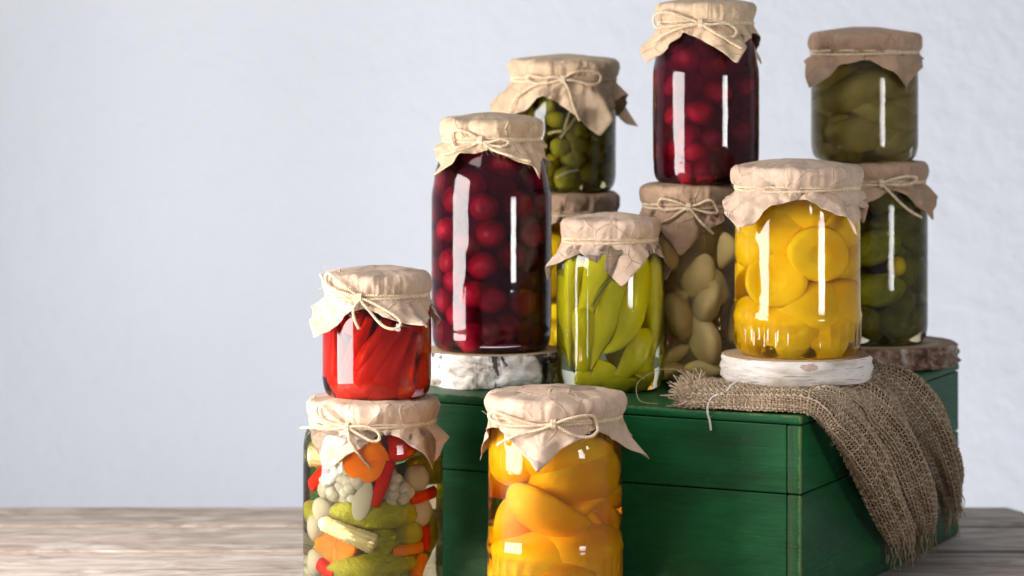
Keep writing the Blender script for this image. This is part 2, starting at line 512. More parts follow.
def plank(x0, x1, y0, y1, zt, th, bev, cut=0):
    """a board with eased long edges, slightly worn"""
    prof = [(y0, zt - th), (y0, zt - bev), (y0 + bev * .4, zt - bev * .3), (y0 + bev, zt), (y1 - bev, zt), (y1 - bev * .4, zt - bev * .3), (y1, zt - bev), (y1, zt - th)]
    V = []
    for x in (x0, x1 - cut, x1):
        for (y, z) in prof:
            yy = y - (.012 if (x == x1 and cut and y > (y0 + y1) / 2) else 0)
            V.append((x, yy, z - (.0015 if x == x1 else 0)))
    k = len(prof)
    F = grid_faces(3, k, True)
    F.append(tuple(range(k))[::-1]); F.append(tuple(2 * k + i for i in range(k)))
    return V, [f[::-1] for f in F]

def build_table():
    edges = [2.290, 2.199, 2.094, 1.985, 1.87, 1.76, 1.65, 1.54, 1.43, 1.32]
    rng = random.Random(4)
    parts = []
    for i in range(len(edges) - 1):
        parts.append(plank(-.95, .384 + .012 * rng.random() + (.0 if i == 0 else .012), edges[i + 1] + .0034, edges[i] - .0010, 0 - .0008 * rng.random() * (i % 2), .030, .0036, .010 if i == 0 else .004))
    V, F = merge(parts)
    o = link('wooden_table', mesh('wooden_table', V, F, MAT['wood'], False))
    tag(o, 'weathered grey plank table carrying the green box and jars', 'table')
build_table()

# ------------------------------------------------------------------ green chest
CX, CY = .180, 1.869                       # near vertical corner on the table
BANG = math.atan2(-.4353, .9003)           # chest's outward right normal
NB = np.array([.9003, -.4353]); VB = np.array([.4353, .9003])
def boxpt(p, b, z):
    """chest frame: p outward from the right face, b back along it, z above the lid"""
    q = np.array([CX, CY]) + NB * p + VB * b
    return (q[0], q[1], BOX_H + z)

def rbox(x0, x1, y0, y1, z0, z1, b=.0015, seg=2):
    """rounded-edge box"""
    import bmesh
    bm = bmesh.new()
    bmesh.ops.create_cube(bm, size=1)
    for v in bm.verts:
        v.co = Vector(((x0 + x1) / 2 + v.co.x * (x1 - x0), (y0 + y1) / 2 + v.co.y * (y1 - y0), (z0 + z1) / 2 + v.co.z * (z1 - z0)))
    bmesh.ops.bevel(bm, geom=bm.edges[:], offset=b, segments=seg, affect='EDGES', profile=.6)
    V = [tuple(v.co) for v in bm.verts]
    bm.verts.index_update()
    F = [tuple(v.index for v in f.verts) for f in bm.faces]
    bm.free()
    return V, F

def build_chest():
    # local frame: x to the right (0 at the near corner, -BOX_L at the left), y back
    root = empty('wooden_box', (CX, CY, 0), 'green painted wooden box with worn edges under the upper jars', 'box', rz=BANG)
    th = .0092
    zs = .0752                                 # height of the seam between box and lid
    def panel(parent_name, z0, z1, parent, name):
        pass
    def shell(z0, z1, b):
        return [rbox(-BOX_L + th, -th - .0003, 0, th, z0, z1, b),                 # front board
                rbox(-BOX_L + th, -th - .0006, BOX_D - th, BOX_D, z0, z1, b),       # rear board
                rbox(-BOX_L, -BOX_L + th, 0, BOX_D, z0, z1, b)]                     # left board
    V, F = merge(shell(.0006, zs - .0004, .0007))
    body = link('body', mesh('box_body', V, F, MAT['green'], False), root)
    V, F = rbox(-th, .0, -.0003, BOX_D + .0003, .0006, zs - .0003, .0016, 3)
    link('side_panel', mesh('side_panel', V, F, MAT['green'], False), body)
    V, F = rbox(-BOX_L + th, -th, th, BOX_D - th, .002, .008, .0005)
    link('bottom', mesh('box_bottom', V, F, MAT['green'], False), body)
    V, F = merge(shell(zs + .0004, BOX_H - .0062, .0008))
    lid = link('lid', mesh('box_lid', V, F, MAT['green'], False), root)
    V, F = rbox(-th, .0, -.0003, BOX_D + .0003, zs + .0003, BOX_H - .0062, .0016, 3)
    link('side_panel', mesh('lid_side_panel', V, F, MAT['green'], False), lid)
    V, F = rbox(-BOX_L - .001, .0006, -.0012, BOX_D + .001, BOX_H - .0058, BOX_H, .0026, 4)
    link('top_board', mesh('lid_top_board', V, F, MAT['green'], False), lid)
build_chest()

# ------------------------------------------------------------------ birch slices
def slab(loc, r, th, name, label, bark, top, seed, rough=.0018, ell=1.0, rz=0):
    rng = np.random.default_rng(seed)
    seg = 160
    ph = np.arange(seg) * 2 * PI / seg
    def wob(k, a):
        return sum(a / (j ** .8) * np.cos(j * ph + rng.uniform(0, 6.28)) for j in range(2, k))
    base = r * (1 + wob(9, .012))
    zs = np.linspace(0, th, 9)
    rows = []
    for i, z in enumerate(zs):
        u = z / th
        rr = base + rough * wob(40, .5) * (.6 if i in (0, 8) else 1.0) - (.0006 if i in (0, 8) else 0) + .0006 * math.sin(u * PI)
        rows.append(np.stack([rr * np.sin(ph), -rr * np.cos(ph) * ell, np.full(seg, z) + (.0006 * np.sin(3 * ph + 1) if i in (0,) else 0)], 1))
    root = empty(name, loc, label, 'wood slice', 'birch slices under the jars', rz)
    V = np.vstack(rows)
    F = grid_faces(9, seg, True)
    link('bark', mesh(name + '_bark', V, F, bark), root)
    # sawn faces, with a thin inner ring so that the shading follows the rim
    for nm, row, z, flip in (('sawn_face', rows[-1], th, False), ('sawn_underside', rows[0], 0, True)):
        ctr = [(0, 0, row[:, 2].mean())]
        Vt = ctr; Ft = []
        rings = [.25, .5, .75, .92, 1.0]
        for q in rings:
            Vt = Vt + [(x * q, y * q, zz + (.00015 * math.sin(9 * q) if q < 1 else 0)) for x, y, zz in row]
        for k in range(seg):
            Ft.append((0, 1 + k, 1 + (k + 1) % seg))
        Ft += [f[::-1] if False else f for f in grid_faces(len(rings), seg, True, 1)]
        Ft = [f if flip else f for f in Ft]
        link(nm, mesh(name + '_' + nm, Vt, Ft, top), root)
    return root

def X(px, d): return (px - 512) / FPX * d
def Z(py, d): return EYE_Z - (py - HORIZON) / FPX * d

slab((X(493, 2.045), 2.045, BOX_H + .0004), .0470, .0222, 'birch_slice', 'white and black mottled birch slice under the tall cherry jar', MAT['birch_mottled'], MAT['rings'], 3, .0042)
slab((X(795.5, 1.96), 1.96, BOX_H + .0128), .0485, .0158, 'birch_slice', 'smooth white birch slice lying on the burlap under the apricot jar', MAT['birch_white'], MAT['rings'], 8, .0014)
slab((X(884, 2.152), 2.152, BOX_H + .0004), .0520, .0158, 'birch_slice', 'thick brown barked birch slice on the far right corner of the green box', MAT['birch_brown'], MAT['rings_dark'], 12, .0048)

# ------------------------------------------------------------------ jars
def jar_profile(rb, rl, h, zt, kind, ring=.0245):
    rn = rl * .915
    zt_ = h - .004
    if kind == 'shoulder':       # narrow neck, long sloping shoulder
        sh = .030 if h > .14 else .026
        zs = zt - .003
        return [(0, .0030), (rb * .55, .0022), (rb * .80, .0), (rb * .90, .0008), (rb * .965, .0040), (rb * .985, .009), (rb * .985, .0135), (rb, .0175), (rb, zs - sh - .010), (rb * .995, zs - sh - .004), (rb * .975, zs - sh), (rb * .93, zs - sh * .6), (rn * 1.03, zs - sh * .12), (rn, zs + .001), (rn, zt_)]
    if kind == 'ribbed':
        zs = zt - .004
        return [(0, .0030), (rb * .55, .0022), (rb * .78, .0), (rb * .90, .0008), (rb * .975, .0045), (rb * .99, .008), (rb * .99, ring - .0045), (rb * 1.012, ring), (rb * 1.012, ring + .0017), (rb * .985, ring + .0055), (rb * .985, zs - .020), (rb * .975, zs - .015), (rb * .955, zs - .011), (rb * .955, zs - .002), (rn, zs + .003), (rn, zt_)]
    sh = .012
    zs = zt - .002
    return [(0, .0030), (rb * .55, .0022), (rb * .80, .0), (rb * .90, .0008), (rb * .965, .0040), (rb, .0105), (rb, .016), (rb, zs - sh - .006), (rb * .99, zs - sh), (rb * .96, zs - sh * .45), (rn * 1.01, zs), (rn, zs + .003), (rn, zt_)]

def smooth_profile(pr, n=4):
    """round a lathe profile by cutting corners"""
    P = [np.array(p, float) for p in pr]
    for _ in range(2):
        Q = [P[0]]
        for a, b in zip(P[:-1], P[1:]):
            Q += [a * .75 + b * .25, a * .25 + b * .75]
        Q.append(P[-1])
        P = Q
    return [tuple(p) for p in P]

def paper_cover(parent, rl, h, zt, half, cphi, tilt, seed, mat, amp=1.0):
    """square of kraft paper folded over the lid and gathered at the neck"""
    rng = np.random.default_rng(seed)
    nphi = 240
    ph = np.arange(nphi) * 2 * PI / nphi
    def pleats(k, wmin, wmax, a):
        out = np.zeros(nphi)
        for _ in range(k):
            c = rng.uniform(0, 2 * PI); wd = rng.uniform(wmin, wmax)
            d = np.abs((ph - c + PI) % (2 * PI) - PI)
            out += rng.uniform(.35, 1) * a * np.clip(1 - d / wd, 0, None) * rng.choice([-1, 1])
        return out
    def folds(k, a):
        """straight-sided folds: a zigzag between sharp creases at uneven angles"""
        kx = np.sort((np.arange(k) + rng.uniform(-.36, .36, k)) * 2 * PI / k)
        kv = np.where(np.arange(k) % 2, 1, -1) * rng.uniform(.35, 1.0, k) * a
        kx = np.r_[kx[-1] - 2 * PI, kx, kx[0] + 2 * PI]; kv = np.r_[kv[-1], kv, kv[0]]
        return np.interp(ph, kx, kv)
    rt = rl * .935
    rc = .0048
    rows = []
    p1 = pleats(46, .03, .12, .0010 * amp)                 # gathers at the neck
    p2 = folds(30, .00085 * amp) + pleats(10, .05, .2, .0012 * amp)                # broad folds of the rim
    p3 = pleats(34, .02, .05, .0007 * amp)
    topn = pleats(20, .06, .3, .0010)
    topn2 = pleats(20, .06, .3, .0005)
    for q in (0.0001, .25, .45, .65, .8, .9, 1.0):
        r = (rl - rc) * q
        rows.append((np.full(nphi, r), h + .0022 * (1 - q * q) - .0006 * q * q + (topn * q * math.sin(q * 5) + topn2 * q ** 3) * .5))
    for a in (22, 45, 68, 90):
        a = R(a)
        rows.append((rl - rc + rc * math.sin(a) + (p2 * .35 + p3) * math.sin(a), h - .0006 - rc * (1 - math.cos(a)) + .3 * topn2))
    zside = h - .0006 - rc
    for u in (.2, .4, .6, .8):
        rr = rl + (rt - rl) * u ** 2.2 + p2 * (.4 + .5 * u) + p1 * u * .7 + p3
        rows.append((rr, np.full(nphi, zside + (zt - zside) * u)))
    rtt = rt + p1 * .45
    rows.append((rtt, np.full(nphi, zt)))
    # skirt: what is left of the square sheet beyond the neck
    used = rl + (zside - zt) + rc * .6
    half_ = half * 1.01
    L = half_ / np.maximum(np.abs(np.cos(ph - cphi + PI / 4)), np.abs(np.sin(ph - cphi + PI / 4)))
    L = np.maximum(L - used + folds(22, .0011) + pleats(12, .03, .10, .0007), .0055)
    s1 = folds(34, .13 * amp); s2 = folds(14, .34 * amp) + pleats(8, .3, .8, .18); s3 = folds(52, .07 * amp)
    al = tilt + s1 + s2
    al = np.clip(al, R(7), R(62))
    tw = pleats(16, .15, .4, .10)
    zrow = np.zeros(nphi); rrow = rtt.copy()
    nsk = 14
    cur = np.zeros(nphi)
    for i in range(1, nsk + 1):
        u = i / nsk
        a = R(14) + (al - R(14)) * min(1, u * 4.5) + s3 * min(1, u * 2)
        # the paper bends over under its own weight towards the tips
        a = a - np.clip((L * u - .02) / .05, 0, 1) * R(9)
        rrow = rrow + L / nsk * np.sin(a)
        zrow = zrow - L / nsk * np.cos(a)
        rows.append((rrow.copy(), zt + zrow.copy()))
    # crumple: plates between random fold centres
    hull = [np.stack([np.broadcast_to(r, (nphi,)) * np.sin(ph), -np.broadcast_to(r, (nphi,)) * np.cos(ph), np.broadcast_to(z, (nphi,))], 1) for r, z in rows]
    Q = np.vstack(hull)
    cen = Q[rng.integers(nphi * 4, len(Q), 120)] + rng.normal(size=(120, 3)) * .003
    dd = np.sort(np.linalg.norm(Q[:, None] - cen[None], axis=2), axis=1)
    cr = ((dd[:, 0] - .006) * .16 + np.clip(dd[:, 1] - dd[:, 0], 0, .0025) * -.16).reshape(len(rows), nphi) * amp
    cr = cr - cr.mean()
    rows = [(r + cr[k] * (.25 if k < 7 else .85 if k < 16 else 1.5) * (k > 3), z + (cr[k] * .35 if k < 8 else 0)) for k, (r, z) in enumerate(rows)]
    V = []
    for k, (r, z) in enumerate(rows):
        if k > 15:
            u = min(1, (k - 15) / nsk * 1.25)
            x = (((ph - cphi + PI / 4) % (PI / 2)) - PI / 4) / (PI / 4)
            pp = ph + u * (PI / 4) * (.42 * x - .42 * x ** 3) + tw * u * .4
        else:
            pp = ph
        z = np.broadcast_to(z, (nphi,))
        V += list(zip(r * np.sin(pp), -r * np.cos(pp), z))
    F = [f[::-1] for f in grid_faces(len(rows), nphi, True)]
    me = mesh('paper_cover', V, F, mat)
    o = link('paper_cover', me, parent)
    so = o.modifiers.new('thickness', 'SOLIDIFY'); so.thickness = .00035; so.offset = 1
    skz = np.array([np.mean(r[1]) for r in rows[15:]])
    def surf(phi, z):
        i = int(round(phi / (2 * PI) * nphi)) % nphi
        rs = [np.broadcast_to(r, (nphi,))[i] for r, _ in rows[9:]]; zz = [np.broadcast_to(q, (nphi,))[i] for _, q in rows[9:]]
        return float(np.interp(-z, [-k for k in zz], rs))
    return o, surf, rt

def bow_paths(style, rng):
    s = style
    j = lambda a: rng.uniform(-a, a)
    if s == 'none':
        return []
    L = [(0, 0, .6), (-5, 2 + j(1), 1.6), (-12, 5 + j(2), 2.2), (-18, 4 + j(2), 2.2), (-20, 0 + j(1), 2), (-15, -2, 2), (-7, -1, 1.4), (0, 0, .8)]
    Rr = [(0, 0, .6), (6, 2.5 + j(1), 1.6), (13, 4 + j(2), 2.4), (18, 1 + j(2), 2.4), (18, -3 + j(1), 2.2), (12, -3.5, 1.6), (5, -1.5, 1.2), (0, 0, .8)]
    T1 = [(0, 0, 1.2), (-5, -3, 1.5), (-11, -7 + j(2), 1.2), (-17, -12 + j(3), 1)]
    T2 = [(0, 0, 1.2), (4, -5, 1.5), (9, -12 + j(2), 1.2), (15, -18 + j(3), 1)]
    if s == 'pepper':
        L = [(0, 0, 1), (-6, 6, 2.2), (-14, 12, 3.2), (-20, 15, 3.6), (-23, 12, 3.4), (-21, 7, 3), (-12, 2.5, 2), (0, 0, 1)]
        Rr = [(0, -1, 1), (5, -6, 2), (10, -13, 2.2), (15, -18, 2.2), (20, -18, 2.4), (21, -13, 2.6), (15, -7, 2.4), (6, -2, 1.6), (0, 0, 1)]
        T1 = [(0, 0, 1.6), (-9, 3, 2), (-20, 6, 2.6), (-31, 13, 3.2)]
        T2 = [(0, -1, 1.6), (-2, -7, 2), (-1, -14, 2), (1, -19, 2)]
    if s == 'mixed':
        L = [(0, 0, 1), (-6, 5, 2), (-12, 11, 3), (-18, 13, 3), (-20, 8, 3), (-15, 3, 2), (-7, 1, 1.4), (0, 0, 1)]
        Rr = [(0, 0, 1), (6, 1, 2), (14, 0, 2.4), (19, -3, 2.4), (19, -8, 2.4), (14, -8, 2), (7, -4, 1.5), (0, 0, 1)]
        T1 = [(0, 0, 1.2), (-12, -2, 3), (-24, -2, 4.5), (-37, -4, 6)]
        T2 = [(0, 0, 1.2), (3, -9, 2), (8, -17, 2), (14, -25, 2)]
    if s == 'peach':
        L = [(0, 0, 1), (-8, -1, 1.6), (-18, 1, 2), (-28, 4, 2.6), (-38, 5, 4), (-41, 1, 4.4), (-34, -2, 3), (-18, -2, 2), (0, 0, 1)]
        Rr = [(0, 0, 1), (7, 3, 2), (16, 5, 2.6), (24, 4, 2.6), (26, -2, 2.6), (21, -8, 2.4), (12, -7, 2), (5, -3, 1.5), (0, 0, 1)]
        T1 = [(0, -.5, 1.5), (-12, -5, 2), (-24, -9, 2.4), (-36, -15, 3)]
        T2 = []
    if s == 'cherry':
        L = [(0, 0, .8), (-5, 4, 1.6), (-13, 7, 2.2), (-19, 5, 2.4), (-20, -1, 2.2), (-15, -5, 2), (-8, -3, 1.4), (0, 0, .8)]
        Rr = [(0, 0, .8), (6, -1, 1.4), (13, 1, 2), (18, -1, 2), (14, -4, 1.6), (6, -3, 1.2), (0, 0, .8)]
        T1 = [(0, 0, 1.2), (-8, -5, 1.6), (-16, -8, 1.8), (-25, -10, 2)]
        T2 = [(0, 0, 1.2), (8, -6, 1.8), (17, -10, 2), (27, -14, 2)]
    if s == 'olive':
        L = [(0, 0, .8), (-6, 2, 1.6), (-14, 1, 2.2), (-22, 3, 2.4), (-26, 0, 2.4), (-18, -3, 2), (-8, -2, 1.4), (0, 0, .8)]
        Rr = [(0, 0, .8), (6, 5, 2), (15, 6, 2.8), (24, 4, 3), (26, -1, 2.8), (19, -4, 2.4), (9, -1, 1.6), (0, 0, .8)]
        T1 = [(-10, -1, 1.4), (-22, -6, 2.2), (-32, -15, 3), (-38, -26, 3.4)]
        T2 = [(0, 0, 1.2), (4, -8, 2), (6, -18, 2.2), (9, -29, 2)]
    if s == 'berry':
        L = [(0, 0, .8), (-8, 3, 2), (-18, 7, 4), (-28, 7, 6), (-34, 2, 7), (-30, -3, 6), (-18, -2, 3.4), (0, 0, .8)]
        Rr = [(0, 0, .8), (7, -1, 1.8), (16, 0, 2.6), (22, -4, 2.6), (20, -9, 2.4), (13, -9, 2), (5, -4, 1.4), (0, 0, .8)]
        T1 = [(0, 0, 1.2), (-11, -3, 2.4), (-21, -7, 4), (-31, -13, 5)]
        T2 = [(0, 0, 1.2), (7, -5, 2), (15, -11, 2.2), (21, -17, 2)]
    if s == 'hang':
        L = [(0, 0, 1), (6, 3, 3), (15, 5, 5), (22, 4, 6), (20, 0, 6), (12, -1, 4), (0, 0, 1)]
        Rr = []
        T1 = [(0, 0, 1.5), (6, -7, 3), (13, -15, 4), (21, -22, 5), (24, -24, 5)]
        T2 = []
    return [p for p in (L, Rr, T1, T2) if p]

def twine(parent, zt, rt, surf, bphi, style, seed, wraps=2):
    rng = np.random.default_rng(seed)
    parts = []
    for k in range(wraps):
        a = np.linspace(0, 2 * PI, 140)
        zz = zt + (k - (wraps - 1) / 2) * .0019 + .0006 * np.sin(a * 2 + k * 2.2)
        rr = np.array([max(surf(x, zt), rt * .985) for x in a]) 
        rr = np.convolve(np.r_[rr[-4:], rr, rr[:4]], np.ones(5) / 5, 'same')[4:-4] + .0006
        parts.append(twisted(np.stack([rr * np.sin(a), -rr * np.cos(a), zz], 1), .00092, .0030, 2, rng, 12))
    V, F = merge(parts)
    t = link('twine', mesh('twine', V, F, MAT['twine']), parent)
    bp = bow_paths(style, rng)
    if bp:
        parts = []
        for p in bp:
            q = []
            for x, z, o in catmull(p, 44):
                phi = (bphi + x * .001 / rt) % (2 * PI)
                rs = surf(phi, zt + z * .001)
                rs = max(rs, rt)
                r = rs + .0012 + o * .0008
                q.append((r * math.sin(phi), -r * math.cos(phi), zt + z * .001))
            q = np.array(q)
            for _ in range(3):
                q[1:-1] = (q[:-2] + 2 * q[1:-1] + q[2:]) / 4
            parts.append(twisted(q, .00092, .0030, 2, rng, 14))
        # the knot
        kn = []
        for k in range(3):
            a = np.linspace(0, 2 * PI, 16)
            ph0 = bphi + (k - 1) * .0009 / rt
            rs = surf(ph0 % (2 * PI), zt)
            rs = max(rs, rt)
            kn.append(np.stack([(rs + .0016 + .0016 * np.cos(a)) * math.sin(ph0), -(rs + .0016 + .0016 * np.cos(a)) * math.cos(ph0), zt + .0026 * np.sin(a)], 1))
        parts.append(tubes(np.array(kn), .0007, 6))
        V, F = merge(parts)
        link('bow', mesh('bow', V, F, MAT['twine']), t)

JARS = {}
def jar(key, cx, d, z0, h, rl, rb, kind, label, liquid, half, cphi, tilt, bow, bphi, seed, paper='paper', neck=.0145, fill=None, group='preserving jars with paper covers', amp=1.0, ring=.0245):
    root = empty('preserving_jar', (X(cx, d), d, z0), label, 'jar', group)
    zt = h - neck
    pr = smooth_profile(jar_profile(rb, rl, h, zt, kind, ring))
    nrib = 34
    def fl(r, z, a):
        if kind == 'ribbed':
            lo = math.exp(-((z - ring * .6) / (ring * .32)) ** 4); up = math.exp(-((z - (zt - .0105)) / .0062) ** 4)
            if r > rb * .8:
                return r * (1 + lo * .030 * abs(math.cos(nrib / 2 * a)) - lo * .020 + up * (.022 * (abs(math.cos(10 * a)) ** .5) - .008))
        return r
    V, F = lathe(pr, 204 if kind == 'ribbed' else 96, fl)
    link('glass', mesh('jar_glass', V, F, MAT['glass']), root)
    # the liquid, just inside the glass
    top = fill if fill else zt - .002
    lp = [(0, .0060), (rb * .6, .0055)]
    for r, z in pr:
        if r > rb * .80 and z > .0045 and z < top:
            lp.append((r - .0017, max(z, .0058) if r > rb * .9 else .0055))
    lp += [(lp[-1][0], top), (0, top)]
    V, F = lathe(lp, 64)
    link('liquid', mesh('liquid', V, F, liquid), root)
    # the screw cap under the paper
    V, F = lathe([(.0001, h - .0035), (rl - .004, h - .0035), (rl - .0022, h - .005), (rl - .0022, zt + .0035), (rl * .915 + .0004, zt + .003)], 64)
    link('cap', mesh('cap', V, F, MAT['metal']), root)
    o, surf, rt = paper_cover(root, rl, h, zt, half, cphi, tilt, seed, MAT[paper], amp)
    twine(root, zt, rt, surf, bphi, bow, seed + 50)
    JARS[key] = dict(pr=pr, cx=cx, d=d, z0=z0, h=h, rb=rb, x=X(cx, d), top=top)
    return root

LIQ = dict(
    mixed=m_liquid('clear_brine', (.84, .76, .40), 13),
    red=m_liquid('red_brine', (.66, .03, .02), 42),
    peach=m_liquid('peach_syrup', (1.0, .60, .01), 13),
    cherry=m_liquid('cherry_syrup', (.46, .01, .16), 175, .12, (.30, .010, .055)),
    berry=m_liquid('berry_syrup', (.52, .01, .14), 210, .22, (.30, .008, .045)),
    green=m_liquid('green_brine', (.92, .88, .22), 8),
    pear=m_liquid('pear_syrup', (.93, .76, .40), 9, .78, (.68, .49, .20)),
    olive=m_liquid('dark_brine', (.72, .60, .12), 26),
    gherkin=m_liquid('gherkin_brine', (.80, .62, .14), 20, .08, (.22, .19, .04)),
    murky=m_liquid('murky_brine', (.93, .78, .24), 8, .16, (.36, .30, .08)),
    apricot=m_liquid('apricot_syrup', (1.0, .74, .02), 10))

D2 = R(1)
jar('mixed', 373, 1.917, .0000, .1310, .0425, .0447, 'plain', 'jar of mixed pickled vegetables standing on the table under the red pepper jar', LIQ['mixed'], .0590, R(-32), R(24), 'mixed', R(-20), 11)
jar('red', 377, 1.917, .1312, .0800, .0345, .0348, 'plain', 'small jar of red pepper strips on top of the mixed vegetable jar', LIQ['red'], .0535, R(35), R(33), 'pepper', R(-16), 24)
jar('peach', 555, 1.872, .0000, .1395, .0440, .0424, 'ribbed', 'jar of orange peach halves standing on the table in front of the green box', LIQ['peach'], .0605, R(-12), R(18), 'peach', R(-2), 33, ring=.0435)
jar('cherry_tall', 491.5, 2.045, .1472, .1578, .0350, .0410, 'shoulder', 'tall dark red cherry jar on the mottled birch slice', LIQ['cherry'], .0535, R(40), R(34), 'cherry', R(-12), 42, 'paper_warm')
jar('green_pepper', 610.5, 2.011, .1248, .1144, .0332, .0362, 'plain', 'jar of whole yellow green peppers at the front edge of the green box', LIQ['green'], .0530, R(8), R(16), 'none', R(0), 53)
jar('yellow', 567, 2.17, .1250, .1226, .0380, .0372, 'plain', 'mostly hidden jar of bright yellow fruit between the cherry jar and the green peppers', LIQ['apricot'], .0560, R(30), R(18), 'none', 0, 61, 'paper_dark')
jar('olive', 564, 2.17, .2480, .0955, .0397, .0376, 'plain', 'jar of round green pickles with thin stems, stacked on the yellow fruit jar', LIQ['olive'], .0660, R(28), R(20), 'olive', R(-2), 72, 'paper_warm')
jar('pear', 693, 2.06, .1248, .1345, .0362, .0372, 'plain', 'jar of pale tan pear slices under the topmost dark red jar', LIQ['pear'], .0580, R(-14), R(17), 'loose', R(-8), 83, 'paper_dark')
jar('berry', 706, 2.06, .2597, .1240, .0342, .0366, 'shoulder', 'topmost dark red berry jar with white light streaks on its glass', LIQ['berry'], .0535, R(22), R(20), 'berry', R(-10), 91, 'paper_warm')
jar('apricot', 797.5, 1.96, .1534, .1235, .0430, .0416, 'ribbed', 'jar of yellow apricot halves on the white birch slice', LIQ['apricot'], .0610, R(-52), R(31), 'none', R(0), 104, amp=1.5)
jar('gherkin', 873, 2.15, .1408, .1298, .0393, .0390, 'plain', 'jar of dark gherkins behind the apricot jar, on the brown birch slice', LIQ['gherkin'], .0560, R(58), R(22), 'hang', R(2), 113, 'paper_dark')
jar('roll', 864.5, 2.15, .2708, .0920, .0405, .0383, 'plain', 'jar of olive brown leaf rolls stacked on the dark gherkin jar', LIQ['murky'], .0570, R(38), R(22), 'none', R(0), 127, 'paper_dark')

# ------------------------------------------------------------------ contents of the jars
def ell_mesh(name, rx, ry, rz, mat, seed=0, wob=.04, dimple=0, nu=18, nv=28, seam=0):
    rng = np.random.default_rng(seed)
    pa = [(rng.normal(size=3) * 2.2, rng.uniform(0, 6.28)) for _ in range(6)]
    V = []
    for i in range(nu + 1):
        th = PI * i / nu
        for j in range(nv):
            a = 2 * PI * j / nv
            p = np.array([math.sin(th) * math.cos(a), math.sin(th) * math.sin(a), math.cos(th)])
            s = 1 + wob * sum(math.sin(k @ p * 1.3 + q) for k, q in pa) / 2.4
            if dimple:
                s -= dimple * math.exp(-(th / .42) ** 2)
            if seam:
                s -= seam * math.exp(-(((a - 1.2 + PI) % (2 * PI) - PI) / .16) ** 2) * math.sin(th)
            V.append((p[0] * rx * s, p[1] * ry * s, p[2] * rz * s))
    return mesh(name, V, [f[::-1] for f in grid_faces(nu + 1, nv, True)], mat)

def half_mesh(name, r, mat, seed=0, flat=.92):
    """half a stone fruit: dome upward (+z), cut face with a stone hollow downward (-z side)"""
    rng = np.random.default_rng(seed)
    prof = [(0.0001, .10), (.10, .10), (.22, .075), (.30, .04), (.36, .015), (.42, .0), (.62, -.01), (.84, .0), (.94, .035), (.99, .11), (1.0, .2), (.985, .34), (.93, .50), (.83, .66), (.68, .79), (.50, .88), (.28, .935), (.12, .94), (.0001, .935)]
    P = catmull(np.array(prof), 54)
    k1, k2 = rng.uniform(0, 6.28, 2)
    V = []
    seg = 48
    for q, z in P:
        for k in range(seg):
            a = 2 * PI * k / seg
            s = 1 + .03 * math.cos(2 * a + k1) + .015 * math.cos(3 * a + k2)
            cl = 1 - .05 * math.exp(-(((a + PI) % (2 * PI) - PI) / .18) ** 2) * min(1, max(0, z * 3))
            V.append((max(q, 0) * r * s * cl * math.sin(a), -max(q, 0) * r * s * cl * math.cos(a), z * r * flat))
    return mesh(name, V, [f for f in grid_faces(len(P), seg, True)], mat)

def put(name, me, loc, label, cat, group, rot=None, direction=None, spin=0, scale=1):
    o = bpy.data.objects.new(name, me)
    COL.objects.link(o)
    o.location = loc
    o.rotation_mode = 'QUATERNION'
    q = Quaternion((1, 0, 0, 0))
    if direction is not None:
        q = Vector(direction).to_track_quat('Z', 'Y') @ Quaternion((0, 0, 1), spin)
    elif rot is not None:
        q = rot
    o.rotation_quaternion = q
    o.scale = (scale,) * 3 if not hasattr(scale, '__len__') else scale
    return tag(o, label, cat, group)

def at(key, px, py, off):
    """a point inside jar `key`: off metres behind (+) or before (-) the jar's axis"""
    j = JARS[key]
    d = j['d'] + off
    s_ = max(0.0, (j['rb'] + off) / j['rb'])          # what lies deeper in the round jar looks wider: place it narrower
    px = j['cx'] + (px - j['cx']) * (1 - .265 * min(s_, 1.0))
    return np.array([X(px, d), d, Z(py, d)])

def wall_radius(j, z):
    """inner radius of a jar at height z above its foot"""
    q = [(b, a) for a, b in j['pr'] if a > j['rb'] * .7 and b > .004]
    return np.interp(z, [a for a, _ in q], [b for _, b in q])

def inside(key, p, r):
    """push a point back inside the jar's wall"""
    j = JARS[key]
    c = np.array([j['x'], j['d']]); v = p[:2] - c
    lim = min(j['rb'], float(wall_radius(j, p[2] - j['z0'] + r * .6))) - .0028 - r
    l = np.linalg.norm(v)
    if l > lim:
        v = v * lim / l
    z = min(max(p[2], j['z0'] + .0036 + r * .8), j['z0'] + j['top'] - r * .6)
    return np.array([c[0] + v[0], c[1] + v[1], z])

